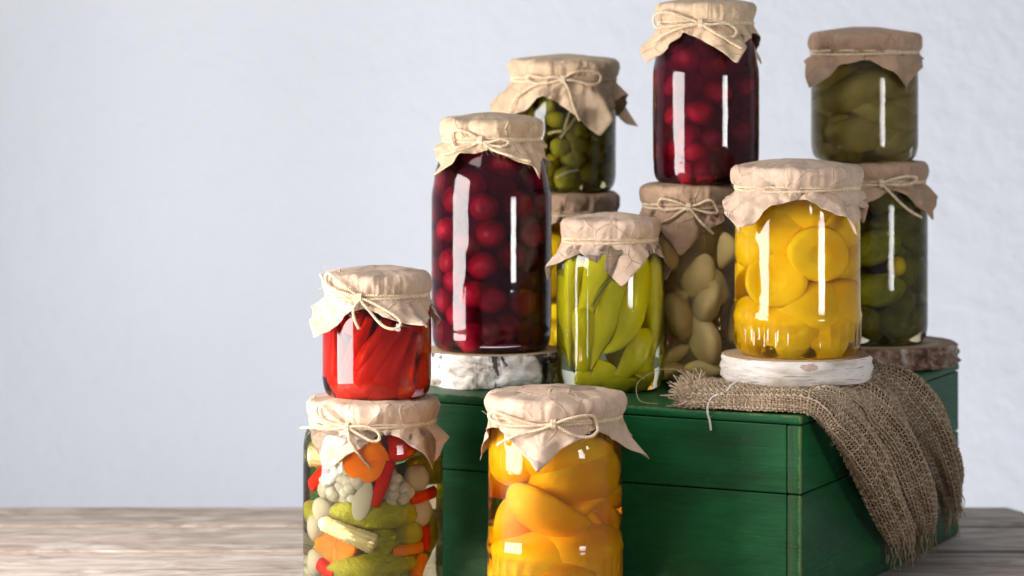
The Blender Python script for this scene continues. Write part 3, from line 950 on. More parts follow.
def pack(key, n, r, seed, fixed=(), zfrac=(0, 1), iters=160):
    """spheres settled inside a jar, around the ones already placed"""
    rng = np.random.default_rng(seed)
    j = JARS[key]
    lim = j['rb'] - .0028 - r
    zlo, zhi = j['z0'] + .0052 + r * .8, j['z0'] + j['top'] - r * .8
    zlo, zhi = zlo + (zhi - zlo) * zfrac[0], zlo + (zhi - zlo) * zfrac[1]
    a = rng.uniform(0, 2 * PI, n); q = np.sqrt(rng.uniform(0, 1, n)) * lim
    P = np.stack([q * np.cos(a), q * np.sin(a), rng.uniform(zlo, zhi, n)], 1)
    fx = np.array([[f[0] - j['x'], f[1] - j['d'], f[2], f[3]] for f in fixed]).reshape(-1, 4)
    for it in range(iters):
        D = P[:, None] - P[None]
        l = np.linalg.norm(D, axis=2) + np.eye(n)
        ov = np.clip(2 * r - l, 0, None) * (1 - np.eye(n))
        P = P + .25 * np.sum(D / l[..., None] * ov[..., None], axis=1)
        if len(fx):
            D = P[:, None] - fx[None, :, :3]
            l = np.linalg.norm(D, axis=2) + 1e-9
            ov = np.clip(r + fx[None, :, 3] - l, 0, None)
            P = P + .5 * np.sum(D / l[..., None] * ov[..., None], axis=1)
        l = np.linalg.norm(P[:, :2], axis=1)
        lz = np.minimum(lim, wall_radius(j, P[:, 2] - j['z0'] + r * .6) - .0028 - r)
        s = np.where(l > lz, lz / np.maximum(l, 1e-9), 1)
        P[:, :2] *= s[:, None]
        P[:, 2] = np.clip(P[:, 2], zlo, zhi)
    return [np.array([p[0] + j['x'], p[1] + j['d'], p[2]]) for p in P]

def rq(rng):
    q = rng.normal(size=4); q /= np.linalg.norm(q)
    return Quaternion(q)

# --- peach halves
pm = [half_mesh('peach_half', .0222, MAT['peach'], s) for s in (1, 2, 3)]
fx = []
PH = [  # px, py, off, direction the dome faces, scale, what it looks like
    (566, 430, -.010, (.1, -.45, -.88), 1.15, 'uppermost orange peach half tucked under the torn paper edge'),
    (586, 466, -.008, (.30, -.55, -.78), 1.18, 'large rounded peach half in the middle of the jar, bulging to the right'),
    (553, 500, -.018, (-.50, -.20, -.84), 1.10, 'peach half with its cut rim slanting down to the right, left of the middle'),
    (522, 566, -.014, (-.30, -.35, .88), 1.10, 'peach half lying low at the left with its dome up'),
    (612, 560, -.008, (.45, -.45, .77), 1.18, 'peach half leaning at the lower right wall of the jar'),
    (566, 598, -.016, (.05, -.4, .9), 1.05, 'lowest peach half, dome up in the middle of the jar'),
    (498, 452, -.004, (-.7, -.5, .3), .95, 'peach half pressed to the upper left wall of the jar')]
for i, (px, py, off, dr, s, lb) in enumerate(PH):
    p = inside('peach', at('peach', px, py, off), .0238 * s)
    put('peach_half', pm[i % 3], p, lb, 'peach', 'peach halves in the front jar', direction=dr, spin=i * 1.3, scale=s)
    fx.append((*p, .02))
for p in pack('peach', 12, .0175, 3, fx):
    p[1] = max(p[1], JARS['peach']['d'] + .006)
    put('peach_half', pm[1], inside('peach', p, .0208), 'peach half at the back of the front jar, behind the others', 'peach', 'peach halves in the front jar', rot=rq(np.random.default_rng(int(abs(p[0]) * 1e6))), scale=.9)

# --- apricot halves
am = [half_mesh('apricot_half', .0188, MAT['apricot'], s + 5) for s in (1, 2, 3)]
AH = [
    (767, 281, -.030, (.18, .95, -.1), .99, 'apricot half showing its round cut face, left of the middle'),
    (822, 255, -.026, (-.22, .95, .15), .98, 'apricot half showing its round cut face at the upper right'),
    (775, 231, -.006, (-.15, -.9, -.1), 1.06, 'apricot half with its dome forward at the upper left'),
    (809, 308, -.009, (.05, -.85, .2), 1.06, 'apricot half with its dome forward below the two cut faces'),
    (848, 306, -.004, (.6, -.6, .2), .95, 'apricot half pressed to the right wall of the jar'),
    (790, 343, -.012, (-.1, -.8, .5), .95, 'apricot half at the bottom left of the jar, dome forward'),
    (829, 340, -.009, (.2, -.8, .5), .92, 'apricot half at the bottom right of the jar, dome forward'),
    (745, 322, -.004, (-.6, -.6, .2), .92, 'apricot half pressed to the lower left wall of the jar'),
    (744, 245, -.004, (-.7, -.5, .1), .9, 'apricot half pressed to the upper left wall of the jar'),
    (852, 222, -.002, (.6, -.6, .3), .95, 'apricot half high at the right wall, under the paper'),
    (806, 208, -.006, (.1, -.8, .4), 1.0, 'uppermost apricot half under the middle of the paper edge')]
fx = []
for i, (px, py, off, dr, s, lb) in enumerate(AH):
    p = inside('apricot', at('apricot', px, py, off), .0115 if i < 2 else .0185 * s)
    put('apricot_half', am[i % 3], p, lb, 'apricot', 'apricot halves on the white slice', direction=dr, spin=i * 1.1, scale=s)
    fx.append((*p, .014))
for k, p in enumerate(pack('apricot', 14, .0150, 5, fx)):
    p[1] = max(p[1], JARS['apricot']['d'] + .004)
    put('apricot_half', am[k % 3], inside('apricot', p, .0175), 'apricot half at the back of its jar, behind the others', 'apricot', 'apricot halves on the white slice', rot=rq(np.random.default_rng(k + 70)), scale=.92)

# --- yellow fruit of the hidden jar
ym = half_mesh('fruit_half', .022, MAT['pineapple'], 11)
for k, p in enumerate(pack('yellow', 18, .0175, 6)):
    put('fruit_half', ym, inside('yellow', p, .018), 'bright yellow fruit half in the mostly hidden jar', 'fruit', 'yellow fruit in the hidden jar', rot=rq(np.random.default_rng(k + 90)))

# --- cherries
cm = [ell_mesh('cherry', .0098, .0098, .0093, MAT['cherry'], s, .02, .20, seam=.03) for s in (1, 2, 3)]
fx = []
CH = [(491, 234, -.030), (482, 266, -.031), (483, 208, -.030), (493, 300, -.029), (470, 295, -.030), (505, 165, -.026), (438, 230, -.016), (441, 262, -.020), (439, 300, -.014), (470, 186, -.024), (505, 326, -.024), (468, 335, -.026), (492, 330, -.027), (447, 200, -.022), (520, 205, -.024), (512, 255, -.020)]
rng = np.random.default_rng(3)
CL = 'whole dark red cherry in syrup inside the tall jar'
for i, (px, py, off) in enumerate(CH):
    p = inside('cherry_tall', at('cherry_tall', px, py, off), .0095)
    put('cherry', cm[i % 3], p, CL, 'cherry', 'cherries in the tall jar', rot=rq(rng)); fx.append((*p, .0096))
for i, p in enumerate(pack('cherry_tall', 66, .0094, 8, fx)):
    put('cherry', cm[i % 3], p, CL, 'cherry', 'cherries in the tall jar', rot=rq(rng), scale=rng.uniform(.92, 1.02))
CL = 'dark red berry in syrup inside the topmost jar'
bm_ = [ell_mesh('berry', .0088, .0082, .0100, MAT['cherry'], s + 9, .06, .12) for s in (1, 2)]
fx = []
for i, (px, py, off) in enumerate([(699, 112, -.027), (668, 116, -.020), (683, 138, -.026), (713, 140, -.026), (694, 152, -.027), (672, 150, -.02), (704, 168, -.026), (683, 172, -.024), (686, 60, -.018), (730, 160, -.020)]):
    p = inside('berry', at('berry', px, py, off), .009)
    put('berry', bm_[i % 2], p, CL, 'berry', 'berries in the topmost jar', rot=rq(rng)); fx.append((*p, .009))
for i, p in enumerate(pack('berry', 40, .0088, 12, fx, (0, .95))):
    put('berry', bm_[i % 2], p, CL, 'berry', 'berries in the topmost jar', rot=rq(rng))

# --- peppers
def pod_mesh(name, pts, r, mat, seed, flat=1.0, tip=.10, ridges=.10, stemlen=0.0):
    rng = np.random.default_rng(seed)
    P = catmull(pts, 40)
    u = np.linspace(0, 1, 40)
    prof = np.clip(np.sin(np.clip(u / .10, 0, 1) * PI / 2), .02, 1) ** .6 * (1 - (1 - tip) * np.clip((u - .30) / .70, 0, 1) ** 1.5)
    prof[-1] *= .3
    V, F = tubes(P, r * prof * (1 + .07 * np.sin(u * 11 + rng.uniform(0, 6))), 20)
    V = np.array(V).reshape(40, 20, 3)
    k = np.arange(20) * 2 * PI / 20
    ph = rng.uniform(0, 6)
    s = 1 + ridges * np.cos(3 * k[None] + ph + u[:, None] * 1.5) * .8 + .4 * ridges * np.cos(2 * k[None] + 2 * ph)
    V = P[:, None] + (V - P[:, None]) * s[..., None]
    return mesh(name, V.reshape(-1, 3), F, mat)

def pod(key, name, pix, r, mat, label, cat, group, seed, stem=None, **kw):
    pts = np.array([inside(key, at(key, *q), r * .75) for q in pix])
    c = pts.mean(0)
    me = pod_mesh(name, pts - c, r, mat, seed, **kw)
    o = put(name, me, c, label, cat, group)
    if stem is not None:
        sp = np.array([at(key, *q) for q in stem]) - c
        V, F = tubes(catmull(sp, 12), np.linspace(.0014, .0010, 12), 8)
        link('stem', mesh('pepper_stem', V, F, MAT['stem']), o)
    return o

GP = 'peppers in the green pepper jar'
gp = lambda x, y, o: (550 + x / 3.6, 240 + y / 3.6, o)
pod('green_pepper', 'green_pepper', [gp(310, 30, -.020), gp(335, 150, -.029), gp(305, 290, -.031), gp(250, 370, -.031), gp(185, 410, -.031)], .0092, MAT['green_pepper'], 'longest green pepper, curving down from upper right to a point in the middle', 'pepper', GP, 1)
pod('green_pepper', 'green_pepper', [gp(245, 140, -.024), gp(215, 230, -.028), gp(185, 350, -.029), gp(140, 470, -.026)], .0084, MAT['green_pepper'], 'straight green pepper leaning left beside the long one, its brown stem upward', 'pepper', GP, 2, stem=[gp(235, 135, -.030), gp(190, 170, -.033), gp(150, 240, -.033)])
pod('green_pepper', 'green_pepper', [gp(75, 50, -.014), gp(50, 170, -.016), gp(42, 330, -.014), gp(55, 460, -.014)], .0072, MAT['green_pepper'], 'thin green pepper upright along the left wall of the jar', 'pepper', GP, 3)
pod('green_pepper', 'green_pepper', [gp(190, 30, -.022), gp(165, 130, -.026), gp(120, 240, -.026), gp(95, 330, -.022)], .0086, MAT['green_pepper'], 'green pepper behind the light streak in the upper left of the jar', 'pepper', GP, 4)
pod('green_pepper', 'green_pepper', [gp(120, 230, -.020), gp(110, 330, -.026), gp(105, 440, -.026), gp(110, 510, -.022)], .0080, MAT['green_pepper'], 'green pepper standing at the lower left behind the light streak', 'pepper', GP, 5)
pod('green_pepper', 'green_pepper', [gp(385, 320, -.018), gp(330, 410, -.026), gp(260, 480, -.028), gp(180, 515, -.026)], .0080, MAT['green_pepper'], 'green pepper lying slanted at the bottom right of the jar', 'pepper', GP, 6)
pod('green_pepper', 'green_pepper', [gp(385, 60, -.010), gp(395, 200, -.012), gp(385, 330, -.012), gp(365, 500, -.014)], .0072, MAT['green_pepper'], 'green pepper upright along the right wall of the jar', 'pepper', GP, 7)
pod('green_pepper', 'green_pepper', [gp(215, 440, -.026), gp(180, 490, -.028), gp(120, 530, -.024)], .0070, MAT['green_pepper'], 'small green pepper lying at the bottom left of the jar', 'pepper', GP, 8)
pod('green_pepper', 'green_pepper', [gp(330, 540, -.020), gp(360, 470, -.022), gp(370, 400, -.020)], .0080, MAT['green_pepper'], 'short green pepper at the bottom right corner of the jar', 'pepper', GP, 18)
for k, (x0_, y0_, x1_, y1_, o_) in enumerate([(570, 384, 604, 388, -.026), (600, 389, 640, 386, -.027), (636, 386, 655, 376, -.016), (572, 386, 648, 388, -.012)]):
    pod('green_pepper', 'green_pepper', [(x0_, y0_, o_), ((x0_ + x1_) / 2, (y0_ + y1_) / 2, o_ - .003), (x1_, y1_, o_)], .0066, MAT['green_pepper'], 'small green pepper lying on the floor of the jar', 'pepper', GP, 90 + k, tip=.4)
for k in range(9):
    a = k * .7 + .2
    pod('green_pepper', 'green_pepper', [(610 + 30 * math.cos(a), 255 + 4 * k, .004 + .016 * abs(math.sin(a))), (610 + 34 * math.cos(a + .3), 310, .004 + .018 * abs(math.sin(a))), (610 + 30 * math.cos(a + .6), 372, .004 + .016 * abs(math.sin(a)))], .0098, MAT['green_pepper'], 'green pepper at the back of the jar, behind the others', 'pepper', GP, 20 + k)

RP = 'red pepper strips in the small jar'
rp = lambda x, y, o: (300 + x / 4.11, 260 + y / 4.11, o)
RL = [
    ([rp(235, 560, -.024), rp(280, 450, -.029), rp(350, 350, -.029), rp(420, 270, -.024)], .0098, 'wide red pepper strip slanting up to the right through the middle of the jar'),
    ([rp(330, 570, -.024), rp(360, 460, -.028), rp(430, 350, -.027), rp(490, 270, -.02)], .0100, 'red pepper strip slanting beside the middle one, to its right'),
    ([rp(225, 470, -.028), rp(270, 390, -.031), rp(330, 310, -.030), rp(360, 240, -.026)], .0080, 'red pepper strip slanting above the middle one'),
    ([rp(110, 560, -.014), rp(112, 450, -.016), rp(118, 340, -.016), rp(130, 240, -.014)], .0082, 'red pepper strip upright along the left wall'),
    ([rp(165, 560, -.022), rp(185, 450, -.027), rp(230, 340, -.028), rp(290, 230, -.024)], .0090, 'red pepper strip behind the light streak on the left'),
    ([rp(420, 570, -.020), rp(440, 470, -.024), rp(480, 380, -.022), rp(520, 300, -.012)], .0092, 'red pepper strip at the right of the jar'),
    ([rp(505, 560, -.008), rp(515, 460, -.010), rp(525, 380, -.008)], .0082, 'red pepper strip upright along the right wall'),
    ([rp(185, 300, -.024), rp(220, 250, -.026), rp(260, 200, -.022)], .0075, 'short red pepper strip under the left of the paper'),
    ([rp(255, 570, -.026), rp(290, 520, -.029), rp(330, 480, -.029)], .0075, 'short red pepper end at the bottom in the middle')]
for i, (pts, r, lb) in enumerate(RL):
    pod('red', 'red_pepper', pts, r * .76, MAT['red_pepper'], lb, 'pepper', RP, 40 + i, ridges=.16, tip=.35)
for k, (x0_, y0_, x1_, y1_, o_) in enumerate([(335, 391, 372, 394, -.026), (366, 394, 404, 390, -.028), (398, 393, 424, 388, -.020), (328, 380, 350, 393, -.018), (345, 394, 415, 394, -.014)]):
    pod('red', 'red_pepper', [(x0_, y0_, o_), ((x0_ + x1_) / 2, (y0_ + y1_) / 2 + 1, o_ - .003), (x1_, y1_, o_)], .0070, MAT['red_pepper'], 'short red pepper end lying on the floor of the small jar', 'pepper', RP, 80 + k, ridges=.12, tip=.6)
for k in range(8):
    a = k * .8
    pod('red', 'red_pepper', [(377 + 34 * math.cos(a), 392, .002 + .016 * abs(math.sin(a))), (377 + 38 * math.cos(a + .2), 340, .002 + .016 * abs(math.sin(a))), (377 + 34 * math.cos(a + .4), 295, .002 + .016 * abs(math.sin(a)))], .0105, MAT['red_pepper'], 'red pepper strip at the back of the jar, behind the others', 'pepper', RP, 60 + k, ridges=.16, tip=.5)

# --- mixed vegetables
MV = 'vegetables in the mixed pickle jar'
mv = lambda x, y, o: at('mixed', 295 + x / 3.69, 420 + y / 3.69, o)
def disc_mesh(name, r, th, mat, seed, crinkle=0.0):
    rng = np.random.default_rng(seed)
    prof = [(.0001, th / 2), (.3, th / 2), (.6, th / 2), (.88, th / 2), (.97, th * .40), (1.0, th * .2), (1.0, -th * .2), (.97, -th * .4), (.88, -th / 2), (.6, -th / 2), (.3, -th / 2), (.0001, -th / 2)]
    V = []
    seg = 72
    k1, k2 = rng.uniform(0, 6, 2)
    for q, z in prof:
        for k in range(seg):
            a = 2 * PI * k / seg
            s = r * q * (1 + .03 * math.cos(2 * a + k1) + .015 * math.cos(5 * a + k2))
            x, y = s * math.sin(a), -s * math.cos(a)
            V.append((x, y, z + crinkle * math.sin(x * 1450)))
    return mesh(name, V, [f[::-1] for f in grid_faces(len(prof), seg, True)], mat)
def floret_mesh(name, r, seed):
    rng = np.random.default_rng(seed)
    parts = []
    V, F = tubes(catmull([(0, 0, -r * 1.3), (.1 * r, 0, -.6 * r), (0, 0, .2 * r)], 8), np.linspace(.28, .5, 8) * r, 10)
    parts.append((V, F))
    for k in range(15):
        th = math.acos(1 - 1.15 * (k + .5) / 15); a = k * 2.399
        c = np.array([math.sin(th) * math.cos(a), math.sin(th) * math.sin(a), math.cos(th) * .8]) * r * .78
        rr = r * rng.uniform(.36, .50)
        V = []
        for i in range(9):
            t = PI * i / 8
            for j in range(12):
                b = 2 * PI * j / 12
                V.append(c + rr * np.array([math.sin(t) * math.cos(b), math.sin(t) * math.sin(b), math.cos(t)]))
        parts.append((V, [f[::-1] for f in grid_faces(9, 12, True)]))
    V, F = merge(parts)
    return mesh(name, V, F, MAT['cauliflower'])

put('carrot_slice', disc_mesh('carrot_slice', .0137, .0060, MAT['carrot'], 1), mv(262, 150, -.037), 'round orange carrot slice facing forward near the top of the jar', 'carrot', MV, direction=(.05, -1, .05))
put('carrot_slice', disc_mesh('carrot_slice', .0140, .0050, MAT['carrot'], 2, .0005), inside('mixed', mv(112, 460, -.029), .0125), 'crinkle cut carrot slice at the lower left wall', 'carrot', MV, direction=(-.55, -1, .1), spin=0)
def gher(px, py, off, hl, r, dr, label, mat='gherkin', seed=0, key='mixed', group=MV, name='gherkin', cat='gherkin'):
    me = ell_mesh(name, r, r, hl, MAT[mat], seed, .05, 0, 28, 28)
    put(name, me, inside(key, at(key, px, py, off), r * 1.05), label, cat, group, direction=dr)
gher(372, 513, -.029, .0270, .0093, (1, .02, -.05), 'bumpy gherkin lying across the middle of the jar', seed=1)
gher(372, 566, -.030, .0275, .0090, (1, 0, .10), 'gherkin lying across the jar just above the table', seed=2)
gher(383, 541, -.029, .0105, .0085, (.7, -.3, .1), 'blunt end of a gherkin beside the baby corn', seed=3)
me = ell_mesh('green_olive', .0086, .0086, .0092, MAT['olive'], 5, .02, .10)
put('green_olive', me, inside('mixed', mv(437, 415, -.026), .0088), 'round green olive right of the baby corn', 'olive', MV, direction=(.4, -.8, .3))
put('green_olive', me, inside('mixed', mv(420, 345, -.030), .0088), 'green olive at the right end of the middle gherkin', 'olive', MV, direction=(.5, -.8, .1), scale=.95)
# baby corn: a tapered cob with rows of kernels
def corn_mesh():
    V = []; n = 34; sg = 48
    for i in range(n):
        u = i / (n - 1)
        r = .0060 * (1 - .32 * u) * (min(1, (u / .06)) ** .5 if u < .06 else 1) * (min(1, ((1 - u) / .10)) ** .5 if u > .90 else 1) + .00005
        for k in range(sg):
            a = 2 * PI * k / sg
            kk = 1 + .17 * abs(math.sin(6 * a)) ** .7 * abs(math.sin(u * 40)) ** .7
            V.append((r * kk * math.cos(a), r * kk * math.sin(a), (u - .5) * .040))
    return mesh('baby_corn', V, [f for f in grid_faces(n, sg, True)], MAT['corn'])
cornm = corn_mesh()
put('baby_corn', cornm, mv(190, 417, -.0375), 'baby corn cob slanting down to the right below the middle gherkin', 'corn', MV, direction=(-.93, .05, .37))
put('baby_corn', cornm, mv(135, 135, -.024), 'baby corn cob lying high at the left wall, behind the paper tip', 'corn', MV, direction=(.9, -.5, .05))
for i, (x, y, off, r, lb) in enumerate([(130, 235, -.029, .0125, 'white cauliflower floret in the upper left of the jar'), (225, 235, -.030, .0110, 'cauliflower floret just below the round carrot slice'),
                                        (385, 255, -.031, .0105, 'cauliflower floret right of the red strip'),
                                        (160, 180, -.022, .0100, 'cauliflower floret behind the left edge of the round carrot')]):
    put('cauliflower', floret_mesh('cauliflower', r, i), inside('mixed', mv(x, y, off), r), lb, 'cauliflower', MV, direction=(math.sin(i * 2.1) * .6, -.9, math.cos(i * 1.7) * .5))
om = ell_mesh('pickled_onion', .0082, .0082, .0088, MAT['onion'], 4, .02, .05)
for x, y, off, s, lb in [(485, 215, -.024, 1.05, 'small white onion high at the right wall'), (492, 340, -.022, 1.1, 'small white onion at the right wall beside the middle gherkin'), (330, 205, -.024, .9, 'small white onion half hidden behind the red strip'),
                         (320, 90, -.018, .9, 'small white onion under the bow, right of the round carrot'),
                         (66, 330, -.022, .95, 'small white onion at the left wall above the crinkled carrot'), (58, 392, -.014, 1.0, 'small white onion at the far left wall in the middle of the jar'), (50, 525, -.016, 1.1, 'small white onion low at the left wall')]:
    put('pickled_onion', om, inside('mixed', mv(x, y, off), .0085), lb, 'onion', MV, scale=s, direction=(.3, -.3, 1))
sl = ell_mesh('onion_slice', .0058, .0012, .0125, MAT['onion'], 9, .05)
put('onion_slice', sl, mv(248, 300, -.0395), 'thin onion sliver in front of the middle gherkin', 'onion', MV, rot=Quaternion((0, 1, 0), .25))
def strip(pts, r, mat, lb, seed, name='red_pepper_strip', cat='pepper'):
    P = np.array([inside('mixed', mv(*q), r) for q in pts]); c = P.mean(0)
    V, F = tubes(catmull(P - c, 20), r, 12)
    V = np.array(V)
    put(name, mesh(name, V, F, MAT[mat]), c, lb, cat, MV)
strip([(350, 150, -.036), (325, 230, -.038), (288, 312, -.036)], .0042, 'red_pepper', 'bright red pepper strip hanging down right of the round carrot', 1)
strip([(345, 125, -.034), (400, 125, -.034), (475, 85, -.026)], .0046, 'red_pepper', 'red pepper strip lying right of the round carrot under the paper', 2)
strip([(36, 240, -.014), (70, 205, -.024), (115, 175, -.030)], .0045, 'red_pepper', 'red pepper strip at the upper left wall', 3)
strip([(435, 290, -.030), (490, 285, -.026), (548, 262, -.012)], .0040, 'red_pepper', 'red pepper strip at the right wall between the two white onions', 4)
strip([(375, 50, -.028), (385, 85, -.030), (420, 120, -.028)], .0065, 'red_pepper', 'dark red pepper piece right of the bow near the top', 5)
strip([(60, 530, -.024), (95, 555, -.030), (140, 570, -.033)], .0048, 'red_pepper', 'red pepper strip at the lower left, below the crinkled carrot', 6)
strip([(500, 390, -.022), (510, 440, -.022), (500, 480, -.022)], .0040, 'red_pepper', 'red pepper strip upright at the lower right wall', 7)
strip([(365, 482, -.032), (420, 478, -.032), (480, 468, -.024)], .0036, 'carrot', 'orange carrot stick below the green olive', 8, 'carrot_stick', 'carrot')
strip([(460, 575, -.028), (480, 535, -.026), (490, 495, -.022)], .0046, 'carrot', 'orange carrot stick upright at the lower right wall', 9, 'carrot_stick', 'carrot')
gm2 = ell_mesh('gherkin', .0090, .0090, .0165, MAT['gherkin'], 7, .05, 0, 24, 24)
for k, p in enumerate(pack('mixed', 22, .0115, 15)):
    p[1] = max(p[1], JARS['mixed']['d'] - .004)
    p = inside('mixed', p, .0165)
    if k % 3 == 2:
        put('cauliflower', floret_mesh('cauliflower', .0115, 30 + k), p, 'cauliflower floret at the back of the mixed jar, behind the other vegetables', 'cauliflower', MV, rot=rq(rng))
    else:
        put('gherkin', gm2, p, 'gherkin at the back of the mixed jar, behind the other vegetables', 'gherkin', MV, rot=rq(rng))

# --- dark gherkins
DG = 'gherkins in the dark jar'
gher(876, 290, -.026, .0200, .0120, (1, -.1, .12), 'olive gherkin lying across the middle of the dark jar', 'gherkin', 21, 'gherkin', DG)
gher(871, 248, -.026, .0190, .0118, (1, -.1, .35), 'olive gherkin above the middle one, left of the yellow ball', 'gherkin', 22, 'gherkin', DG)
me = ell_mesh('yellow_tomato', .0066, .0066, .0072, MAT['pineapple'], 3, .02, .08)
put('yellow_tomato', me, at('gherkin', 897, 266, -.030), 'small yellow ball at the right of the dark gherkins', 'tomato', DG)
dgm = ell_mesh('gherkin', .0115, .0115, .0185, MAT['dark_gherkin'], 23, .05, 0, 24, 24)
for k, p in enumerate(pack('gherkin', 28, .0112, 16, [(*at('gherkin', 876, 290, -.024), .015), (*at('gherkin', 871, 248, -.024), .015)])):
    put('gherkin', dgm, inside('gherkin', p, .0168), 'dark green gherkin deep in the brown brine of the jar', 'gherkin', DG, rot=rq(rng), scale=.9)

# --- leaf rolls
LR = 'leaf rolls in the upper right jar'
def roll(px, py, off, hl, r, dr, lb, seed):
    me = ell_mesh('leaf_roll', r, r * .85, hl, MAT['roll'], seed, .07, 0, 26, 28, .05)
    put('leaf_roll', me, inside('roll', at('roll', px, py, off), hl * .86), lb, 'leaf roll', LR, direction=dr)
roll(853, 92, -.020, .0270, .0150, (.9, -.1, .42), 'large leaf roll slanting across the upper left of the jar', 1)
roll(858, 142, -.020, .0250, .0145, (1, -.1, .15), 'large leaf roll lying across the bottom left of the jar', 2)
roll(900, 118, -.020, .0235, .0140, (.9, .1, -.35), 'large leaf roll at the right of the jar, sloping down', 3)
roll(827, 140, -.008, .0200, .0110, (.4, -.1, 1), 'leaf roll standing at the left wall of the jar', 4)
roll(896, 84, -.014, .0200, .0120, (1, .1, -.2), 'leaf roll under the paper at the upper right of the jar', 5)
roll(898, 146, -.014, .0180, .0110, (1, .1, .1), 'leaf roll lying at the bottom right of the jar', 6)
lrm = ell_mesh('leaf_roll', .0125, .0115, .020, MAT['roll'], 9, .07, 0, 22, 24)
for k, p in enumerate(pack('roll', 9, .0135, 17)):
    p[1] = max(p[1], JARS['roll']['d'] + .006)
    put('leaf_roll', lrm, inside('roll', p, .019), 'leaf roll at the back of its jar, behind the others', 'leaf roll', LR, rot=rq(rng))

# --- round green pickles with stems
GO = 'round green pickles in the upper left jar'
om2 = [ell_mesh('green_tomato', .0070, .0070, .0075, MAT['olive'], 14 + k, .03, .10) for k in range(2)]
fx = []
for px, py, off, r in [(561, 147, -.027, 1.0), (566, 177, -.026, 1.1), (590, 172, -.022, .95), (545, 168, -.024, .95), (536, 134, -.022, .9), (578, 128, -.024, .8), (594, 150, -.02, .9), (524, 110, -.016, .9)]:
    p = inside('olive', at('olive', px, py, off), .0085)
    o = put('green_tomato', om2[len(fx) % 2], p, 'round green pickle deep in the brine of the upper left jar', 'pickle', GO, direction=(math.sin(px), -.7, math.cos(px)), scale=r); fx.append((*p, .009))
for i, p in enumerate(pack('olive', 56, .0070, 18, fx, (0, .85))):
    put('green_tomato', om2[i % 2], p, 'round green pickle deep in the brine of the upper left jar', 'pickle', GO, rot=rq(rng), scale=.95)
for k, (a, b, c) in enumerate([((514, 95), (516, 108), (519, 122)), ((522, 92), (524, 108), (522, 124)), ((564, 130), (568, 118), (572, 106)), ((560, 138), (570, 126), (578, 116)), ((546, 134), (553, 132), (562, 131)), ((556, 178), (568, 172), (580, 170))]):
    pts = np.array([inside('olive', at('olive', *q, -.036 if k > 1 else -.02), .001) for q in (a, b, c)]); cc = pts.mean(0)
    V, F = tubes(catmull(pts - cc, 12), .0011, 8)
    put('stalk', mesh('stalk', V, F, MAT['corn']), cc, 'thin yellow stalk among the round green pickles', 'stalk', 'stalks in the upper left jar')

# --- pear slices and mustard seeds
PS = 'pear slices in the pale tan jar'
pem = [ell_mesh('pear_slice', .0190, .0080, .0150, MAT['pear'], 31 + k, .06, 0, 22, 28) for k in range(3)]
for i, (px, py, off, dr, s, lb) in enumerate([
        (688, 275, -.028, (.1, .1, 1), 1.3, 'pale pear slice in the upper part of the jar'), (704, 300, -.027, (.35, .1, 1), 1.25, 'pear slice slanting at the right of the middle'),
        (680, 315, -.027, (-.4, .1, 1), 1.25, 'pear slice slanting at the left of the middle'), (700, 340, -.027, (.25, .1, -1), 1.4, 'largest pear slice low in the middle'),
        (676, 350, -.022, (.9, .1, .6), .9, 'small pear slice low at the left'), (716, 250, -.024, (.1, .1, 1), 1.0, 'pear slice high at the right, under the paper'), (674, 250, -.020, (-.2, .1, 1), 1.1, 'pear slice high at the left wall'),
        (664, 292, -.020, (.2, .2, 1), 1.15, 'pear slice at the left wall in the middle of the jar'), (716, 282, -.022, (-.5, .1, 1), 1.2, 'pear slice at the right behind the slanting one'),
        (668, 372, -.022, (1, .1, .2), 1.0, 'pear slice lying at the bottom left of the jar'), (705, 372, -.024, (1, .1, -.15), 1.1, 'pear slice lying at the bottom of the jar in the middle'), (726, 320, -.018, (.1, .2, 1), 1.2, 'pear slice at the right wall, beside the apricot jar')]):
    put('pear_slice', pem[i % 3], inside('pear', at('pear', px, py, off), .008), lb, 'pear', PS, direction=dr, scale=s)
for i, p in enumerate(pack('pear', 34, .0115, 19)):
    p[1] = max(p[1], JARS['pear']['d'] - .012)
    put('pear_slice', pem[i % 3], inside('pear', p, .0205), 'pear slice at the back of its jar, behind the others', 'pear', PS, rot=rq(rng))
sr = np.random.default_rng(77)
parts = []
jx = JARS['pear']
for k in range(420):
    a = sr.uniform(0, 2 * PI); q = (jx['rb'] - .0035) * (1 - .28 * sr.uniform() ** 2)
    z = .007 + .020 * sr.uniform() ** 2
    c = np.array([q * math.sin(a), -q * math.cos(a), z])
    V = []
    for i in range(5):
        t = PI * i / 4
        for j in range(6):
            b = 2 * PI * j / 6
            V.append(c + .0009 * np.array([math.sin(t) * math.cos(b), math.sin(t) * math.sin(b), math.cos(t)]))
    parts.append((V, [f[::-1] for f in grid_faces(5, 6, True)]))
V, F = merge(parts)
o = link('mustard_seeds', mesh('mustard_seeds', V, F, MAT['seed']), None, (jx['x'], jx['d'], jx['z0']))
tag(o, 'mustard seeds settled at the bottom of the pear jar', 'seeds', kind='stuff')

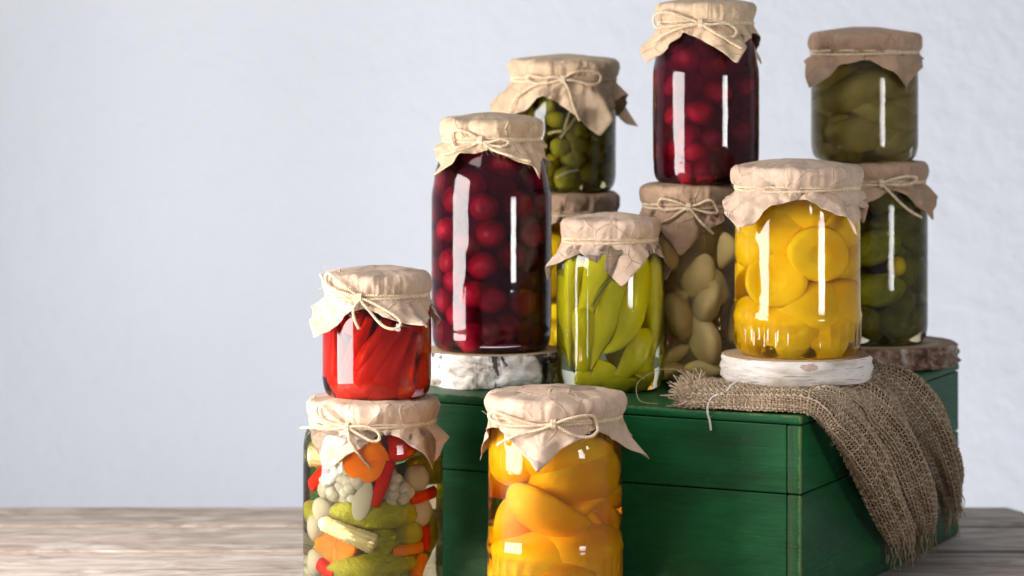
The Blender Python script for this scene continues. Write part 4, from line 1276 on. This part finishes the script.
# ------------------------------------------------------------------ burlap
def build_burlap():
    rng = np.random.default_rng(9)
    # seven cross sections from the left fringe on the lid to the fringe hanging at the right;
    # each gives front and back edge in the chest frame (p, b, z)
    S = [((-.088, .024, .001), (-.125, .105, .003)),
         ((-.066, .006, .001), (-.100, .112, .002)),
         ((-.040, -.007, .001), (-.070, .124, .001)),
         ((-.014, .003, .002), (-.030, .150, .001)),
         ((.002, .012, .003), (-.004, .160, .003)),
         ((.010, .024, -.006), (.008, .164, -.006)),
         ((.014, .038, -.022), (.013, .172, -.022)),
         ((.014, .054, -.045), (.010, .208, -.046)),
         ((.006, .092, -.066), (.002, .232, -.060)),
         ((.004, .138, -.088), (.001, .262, -.076))]
    nt, ns = 64, 130
    t = np.linspace(0, 1, nt)
    A = catmull([s[0] for s in S], ns); B = catmull([s[1] for s in S], ns)
    u = np.linspace(0, 1, ns)
    hang = np.clip((u - .40) / .12, 0, 1); hang = hang * hang * (3 - 2 * hang)
    # folds across the width: three ridges gathered tighter towards the hem
    tt = t[None] + .03 * np.sin(u[:, None] * 5 + 1) + .012 * np.sin(u[:, None] * 17)
    ridge = .5 + .5 * np.cos(2 * PI * (tt * 3.1 - .16))
    ridge = np.abs(np.cos(PI * (tt * 3.1 - .16))) ** .9
    small = .5 + .5 * np.cos(2 * PI * (tt * 8.3 + .2 + .15 * np.sin(u[:, None] * 9)))
    edge = np.clip(t / .07, 0, 1) ** .5
    top_h = (.0040 + .0062 * ridge + .0016 * small) * edge[None] + .0008
    th_ = 2 * PI * (t[None] * 3.0 + .10 * np.sin(u[:, None] * 5 + 1) * np.sin(PI * t)[None])
    hump = (.5 - .5 * np.cos(th_)) ** .70 * np.interp(t, [0, .17, .33, .5, .67, .83, 1], [.55, .70, .60, .42, .55, 1.0, 1.0])[None]
    out_h = .0012 + .0040 * hump + .0020 * small
    # the cloth bulges over its own grooves
    tl = (.12 + .80 * t[None]) - .010 * np.sin(th_) * np.sin(PI * t)[None]
    top_h = (.0022 + .0028 * hump + .0012 * small) * edge[None] + .0008
    P = A[:, None] * (1 - tl[..., None]) + B[:, None] * tl[..., None]
    # sag between the ends of the hem: the middle hangs lowest
    P[..., 2] -= (hang * np.clip((u - .6) / .4, 0, 1))[:, None] * .009 * np.sin(PI * np.clip(t * 1.15, 0, 1))[None]
    P[..., 2] += (1 - hang)[:, None] * top_h
    P[..., 0] += hang[:, None] * out_h
    mid = np.exp(-((u - .47) / .09) ** 2)
    P[..., 2] += mid[:, None] * (.005 * hump)
    P += rng.normal(size=P.shape) * .00022
    lo = np.array([0, 0, .0014]); 
    # never cut into the chest
    inside_ = (P[..., 0] < .0016) & (P[..., 2] < .0016)
    P[..., 2] = np.where(inside_ & (P[..., 0] < -.002), .0016, P[..., 2])
    P[..., 0] = np.where((P[..., 2] < -.001) & (P[..., 0] < .0030), .0030, P[..., 0])
    # to world
    W = np.empty_like(P)
    W[..., 0] = CX + NB[0] * P[..., 0] + VB[0] * P[..., 1]
    W[..., 1] = CY + NB[1] * P[..., 0] + VB[1] * P[..., 1]
    W[..., 2] = BOX_H + P[..., 2]
    du = np.gradient(W, axis=0); dv = np.gradient(W, axis=1)
    Nn = np.cross(du, dv); Nn /= np.linalg.norm(Nn, axis=2, keepdims=True) + 1e-12
    if Nn[20, 30, 2] < 0: Nn = -Nn
    par = (np.add.outer(np.arange(ns), np.arange(nt)) % 2) * 2 - 1
    wv = .00055
    warp = W + Nn * (par * wv)[..., None]
    weft = W - Nn * (par * wv)[..., None]
    parts = []
    rw = .00054 * rng.uniform(.7, 1.3, (nt, 1)) * np.ones((1, ns))
    parts.append(tubes(np.transpose(warp, (1, 0, 2)), rw, 5, np.transpose(Nn, (1, 0, 2)), False))
    rw = .00058 * rng.uniform(.82, 1.18, (ns, 1)) * np.ones((1, nt))
    parts.append(tubes(weft, rw, 5, Nn, False))
    # three bundled folds lying on it, each a roll of the same weave
    BANDS = [([(-.080, .0110, .0045), (-.0542, .0095, .0050), (-.036, .0120, .0055), (-.0150, .0125, .0065), (.0065, .0180, .0050), (.0150, .0338, -.0085), (.0185, .0644, -.0347), (.0165, .1098, -.0683), (.0110, .1540, -.0915)],
              [(.0060, .0105), (.0060, .0110), (.0062, .0115), (.0066, .0120), (.0085, .0125), (.0110, .0125), (.0120, .0120), (.0110, .0110), (.0085, .0120)], 25, .4),
             ([(-.0915, .0450, .0060), (-.0604, .0360, .0065), (-.0300, .0330, .0065), (-.0080, .0500, .0070), (.0080, .0820, .0020), (.0180, .1068, -.0175), (.0205, .1410, -.0480), (.0180, .1776, -.0770), (.0110, .2060, -.0950)],
              [(.0062, .0120), (.0060, .0125), (.0058, .0125), (.0060, .0120), (.0090, .0120), (.0115, .0115), (.0115, .0110), (.0105, .0105), (.0080, .0115)], 25, 1.9),
             ([(-.0900, .1150, .0050), (-.0582, .1250, .0055), (-.0321, .1350, .0060), (-.0110, .1440, .0070), (.0085, .1560, .0030), (.0190, .1745, -.0140), (.0205, .2054, -.0396), (.0165, .2420, -.0650), (.0105, .2700, -.0830)],
              [(.0060, .0130), (.0058, .0140), (.0058, .0150), (.0066, .0160), (.0095, .0155), (.0125, .0150), (.0130, .0140), (.0115, .0130), (.0085, .0135)], 30, 3.3)]
    layers = [(W, Nn)]
    for pts, rad, nb, seed in BANDS:
        m = 104
        C_ = catmull(pts, m); Rr = catmull(rad, m)
        T_ = np.gradient(C_, axis=0); T_ /= np.linalg.norm(T_, axis=1, keepdims=True)
        hb = np.clip((np.linspace(0, 1, m) - .40) / .16, 0, 1)[:, None]
        up = np.array([0, 0, 1.])[None] * (1 - hb) + np.array([1., 0, 0])[None] * hb
        Bn = np.cross(up, T_); Bn /= np.linalg.norm(Bn, axis=1, keepdims=True)
        On = np.cross(T_, Bn)
        uu = np.linspace(0, 1, m)[:, None]
        fa = np.linspace(-2.15, 2.15, nb)[None] + .12 * np.sin(uu * 9 + seed)
        wr = 1 + .16 * np.sin(fa * 3 + seed + uu * 7) + .07 * np.sin(fa * 7 + seed * 2 - uu * 13)
        G = C_[:, None] + (Rr[:, :1] * np.cos(fa) * wr)[..., None] * On[:, None] + (Rr[:, 1:] * np.sin(fa) * wr)[..., None] * Bn[:, None]
        G += rng.normal(size=G.shape) * .00018
        G[..., 2] = np.where((G[..., 0] < .0012) & (G[..., 2] < .0014), np.where(G[..., 2] > -.006, .0014, G[..., 2]), G[..., 2])
        G[..., 0] = np.where((G[..., 2] < -.001) & (G[..., 0] < .0024), .0024, G[..., 0])
        Wb = np.empty_like(G)
        Wb[..., 0] = CX + NB[0] * G[..., 0] + VB[0] * G[..., 1]
        Wb[..., 1] = CY + NB[1] * G[..., 0] + VB[1] * G[..., 1]
        Wb[..., 2] = BOX_H + G[..., 2]
        d1 = np.gradient(Wb, axis=0); d2 = np.gradient(Wb, axis=1)
        Nb = np.cross(d1, d2); Nb /= np.linalg.norm(Nb, axis=2, keepdims=True) + 1e-12
        if Nb[20, nb // 2, 2] < 0: Nb = -Nb
        layers.append((Wb, Nb))
        par = (np.add.outer(np.arange(m), np.arange(nb)) % 2) * 2 - 1
        rw = .00068 * rng.uniform(.75, 1.25, (nb, 1)) * np.ones((1, m))
        parts.append(tubes(np.transpose(Wb + Nb * (par * .0008)[..., None], (1, 0, 2)), rw, 5, np.transpose(Nb, (1, 0, 2)), False))
        rw = .00066 * rng.uniform(.75, 1.22, (m, 1)) * np.ones((1, nb))
        parts.append(tubes(Wb - Nb * (par * .0008)[..., None], rw, 5, Nb, False))
    o_origin = W[60, 30].copy()
    def obj(name, parts, parent=None):
        V, F = merge(parts)
        V = np.array(V) - o_origin
        return link(name, mesh(name, V, F, MAT['burlap']), parent, (0, 0, 0) if parent else tuple(o_origin))
    cloth = obj('burlap_cloth', parts)
    tag(cloth, 'brown burlap cloth bunched under the white birch slice and hanging over the box side', 'cloth')
    # a second, lower layer of the folded cloth
    W2 = W - Nn * .0034
    V = (W2 - o_origin).reshape(-1, 3)
    link('under_layer', mesh('under_layer', V, grid_faces(ns, nt)[:int(ns * .42) * (nt - 1)], MAT['burlap']), cloth)
    # fringe: unravelled warp threads at both ends
    fr = []
    for li, (Wl, Nl) in enumerate(layers):
        for i in range(Wl.shape[1]):
            for rep in range(2):
                st = Wl[-1, i] + rng.normal(size=3) * .0008
                d = (Wl[-1, i] - Wl[-6, i]); d /= np.linalg.norm(d)
                d = d * .7 + np.array([.0, 0, -.6]) + rng.normal(size=3) * .14
                l = rng.uniform(.005, .015) * (.8 if li == 0 else 1)
                ph = rng.uniform(0, 6, 3)
                pts = np.array([st + d * l * q + np.array([math.sin(q * 7 + ph[0]), math.sin(q * 6 + ph[1]), math.sin(q * 5 + ph[2])]) * .0012 * q + np.array([0, 0, -.006 * q * q]) for q in np.linspace(0, 1, 9)])
                pts[:, 2] = np.maximum(pts[:, 2], .001)
                fr.append(tubes(pts, np.linspace(.00060, .00030, 9), 5))
            for rep in range(16 if li in (1, 2) else 0):
                st = Wl[min(3, rep % 4), i] + Nl[0, i] * rng.uniform(-.004, .0005) + rng.normal(size=3) * .0008
                d = (Wl[0, i] - Wl[5, i]); d /= np.linalg.norm(d)
                d = d * .8 + rng.normal(size=3) * .5 + np.array([0, 0, .05])
                l = rng.uniform(.002, .0065)
                e = rng.normal(size=3) * .6
                pts = np.array([st + (d * q + e * q * q) * l for q in np.linspace(0, 1, 6)])
                pts[:, 2] = np.maximum(pts[:, 2], BOX_H + .001)
                fr.append(tubes(pts, np.linspace(.00055, .00030, 6), 4))
    # fuzz standing off the weave
    for k in range(1300):
        W, Nn = layers[k % len(layers)]
        i, j = rng.integers(0, W.shape[0]), rng.integers(0, W.shape[1])
        d = Nn[i, j] * .6 + rng.normal(size=3) * .5
        e = rng.normal(size=3) * .5
        l = rng.uniform(.0012, .0036)
        pts = np.array([W[i, j] + (d * q + e * q * q) * l for q in np.linspace(0, 1, 4)])
        fr.append(tubes(pts, .00011, 3))
    obj('fringe', fr, cloth)
    THREAD = [(-.050, .020, .0165), (-.0508, .0105, .0150), (-.0527, .0060, .0115), (-.0592, .0010, .0085), (-.0605, -.0035, .0045), (-.0610, -.0040, -.0010), (-.0600, -.0030, -.0060), (-.0592, -.0028, -.0120)]
    # the pale loose thread hanging over the front edge of the lid
    pts = np.array([boxpt(*q) for q in THREAD])
    pts[:, :2] += (NB * .0)[None]
    V, F = twisted(catmull(pts, 50), .0007, .003, 2, rng, 6)
    th = link('loose_thread', mesh('loose_thread', np.array(V) - o_origin, F, MAT['thread']), cloth)
    th['label'] = 'pale loose thread hanging from the left end'
    pts = np.array([boxpt(*q) for q in [(-.100, .040, .020), (-.112, .036, .019), (-.120, .022, .012), (-.112, .006, .003), (-.100, .008, .001)]])
    V, F = tubes(catmull(pts, 30), .00022, 5)
    link('loose_fibre', mesh('loose_fibre', np.array(V) - o_origin, F, MAT['burlap']), cloth)
build_burlap()
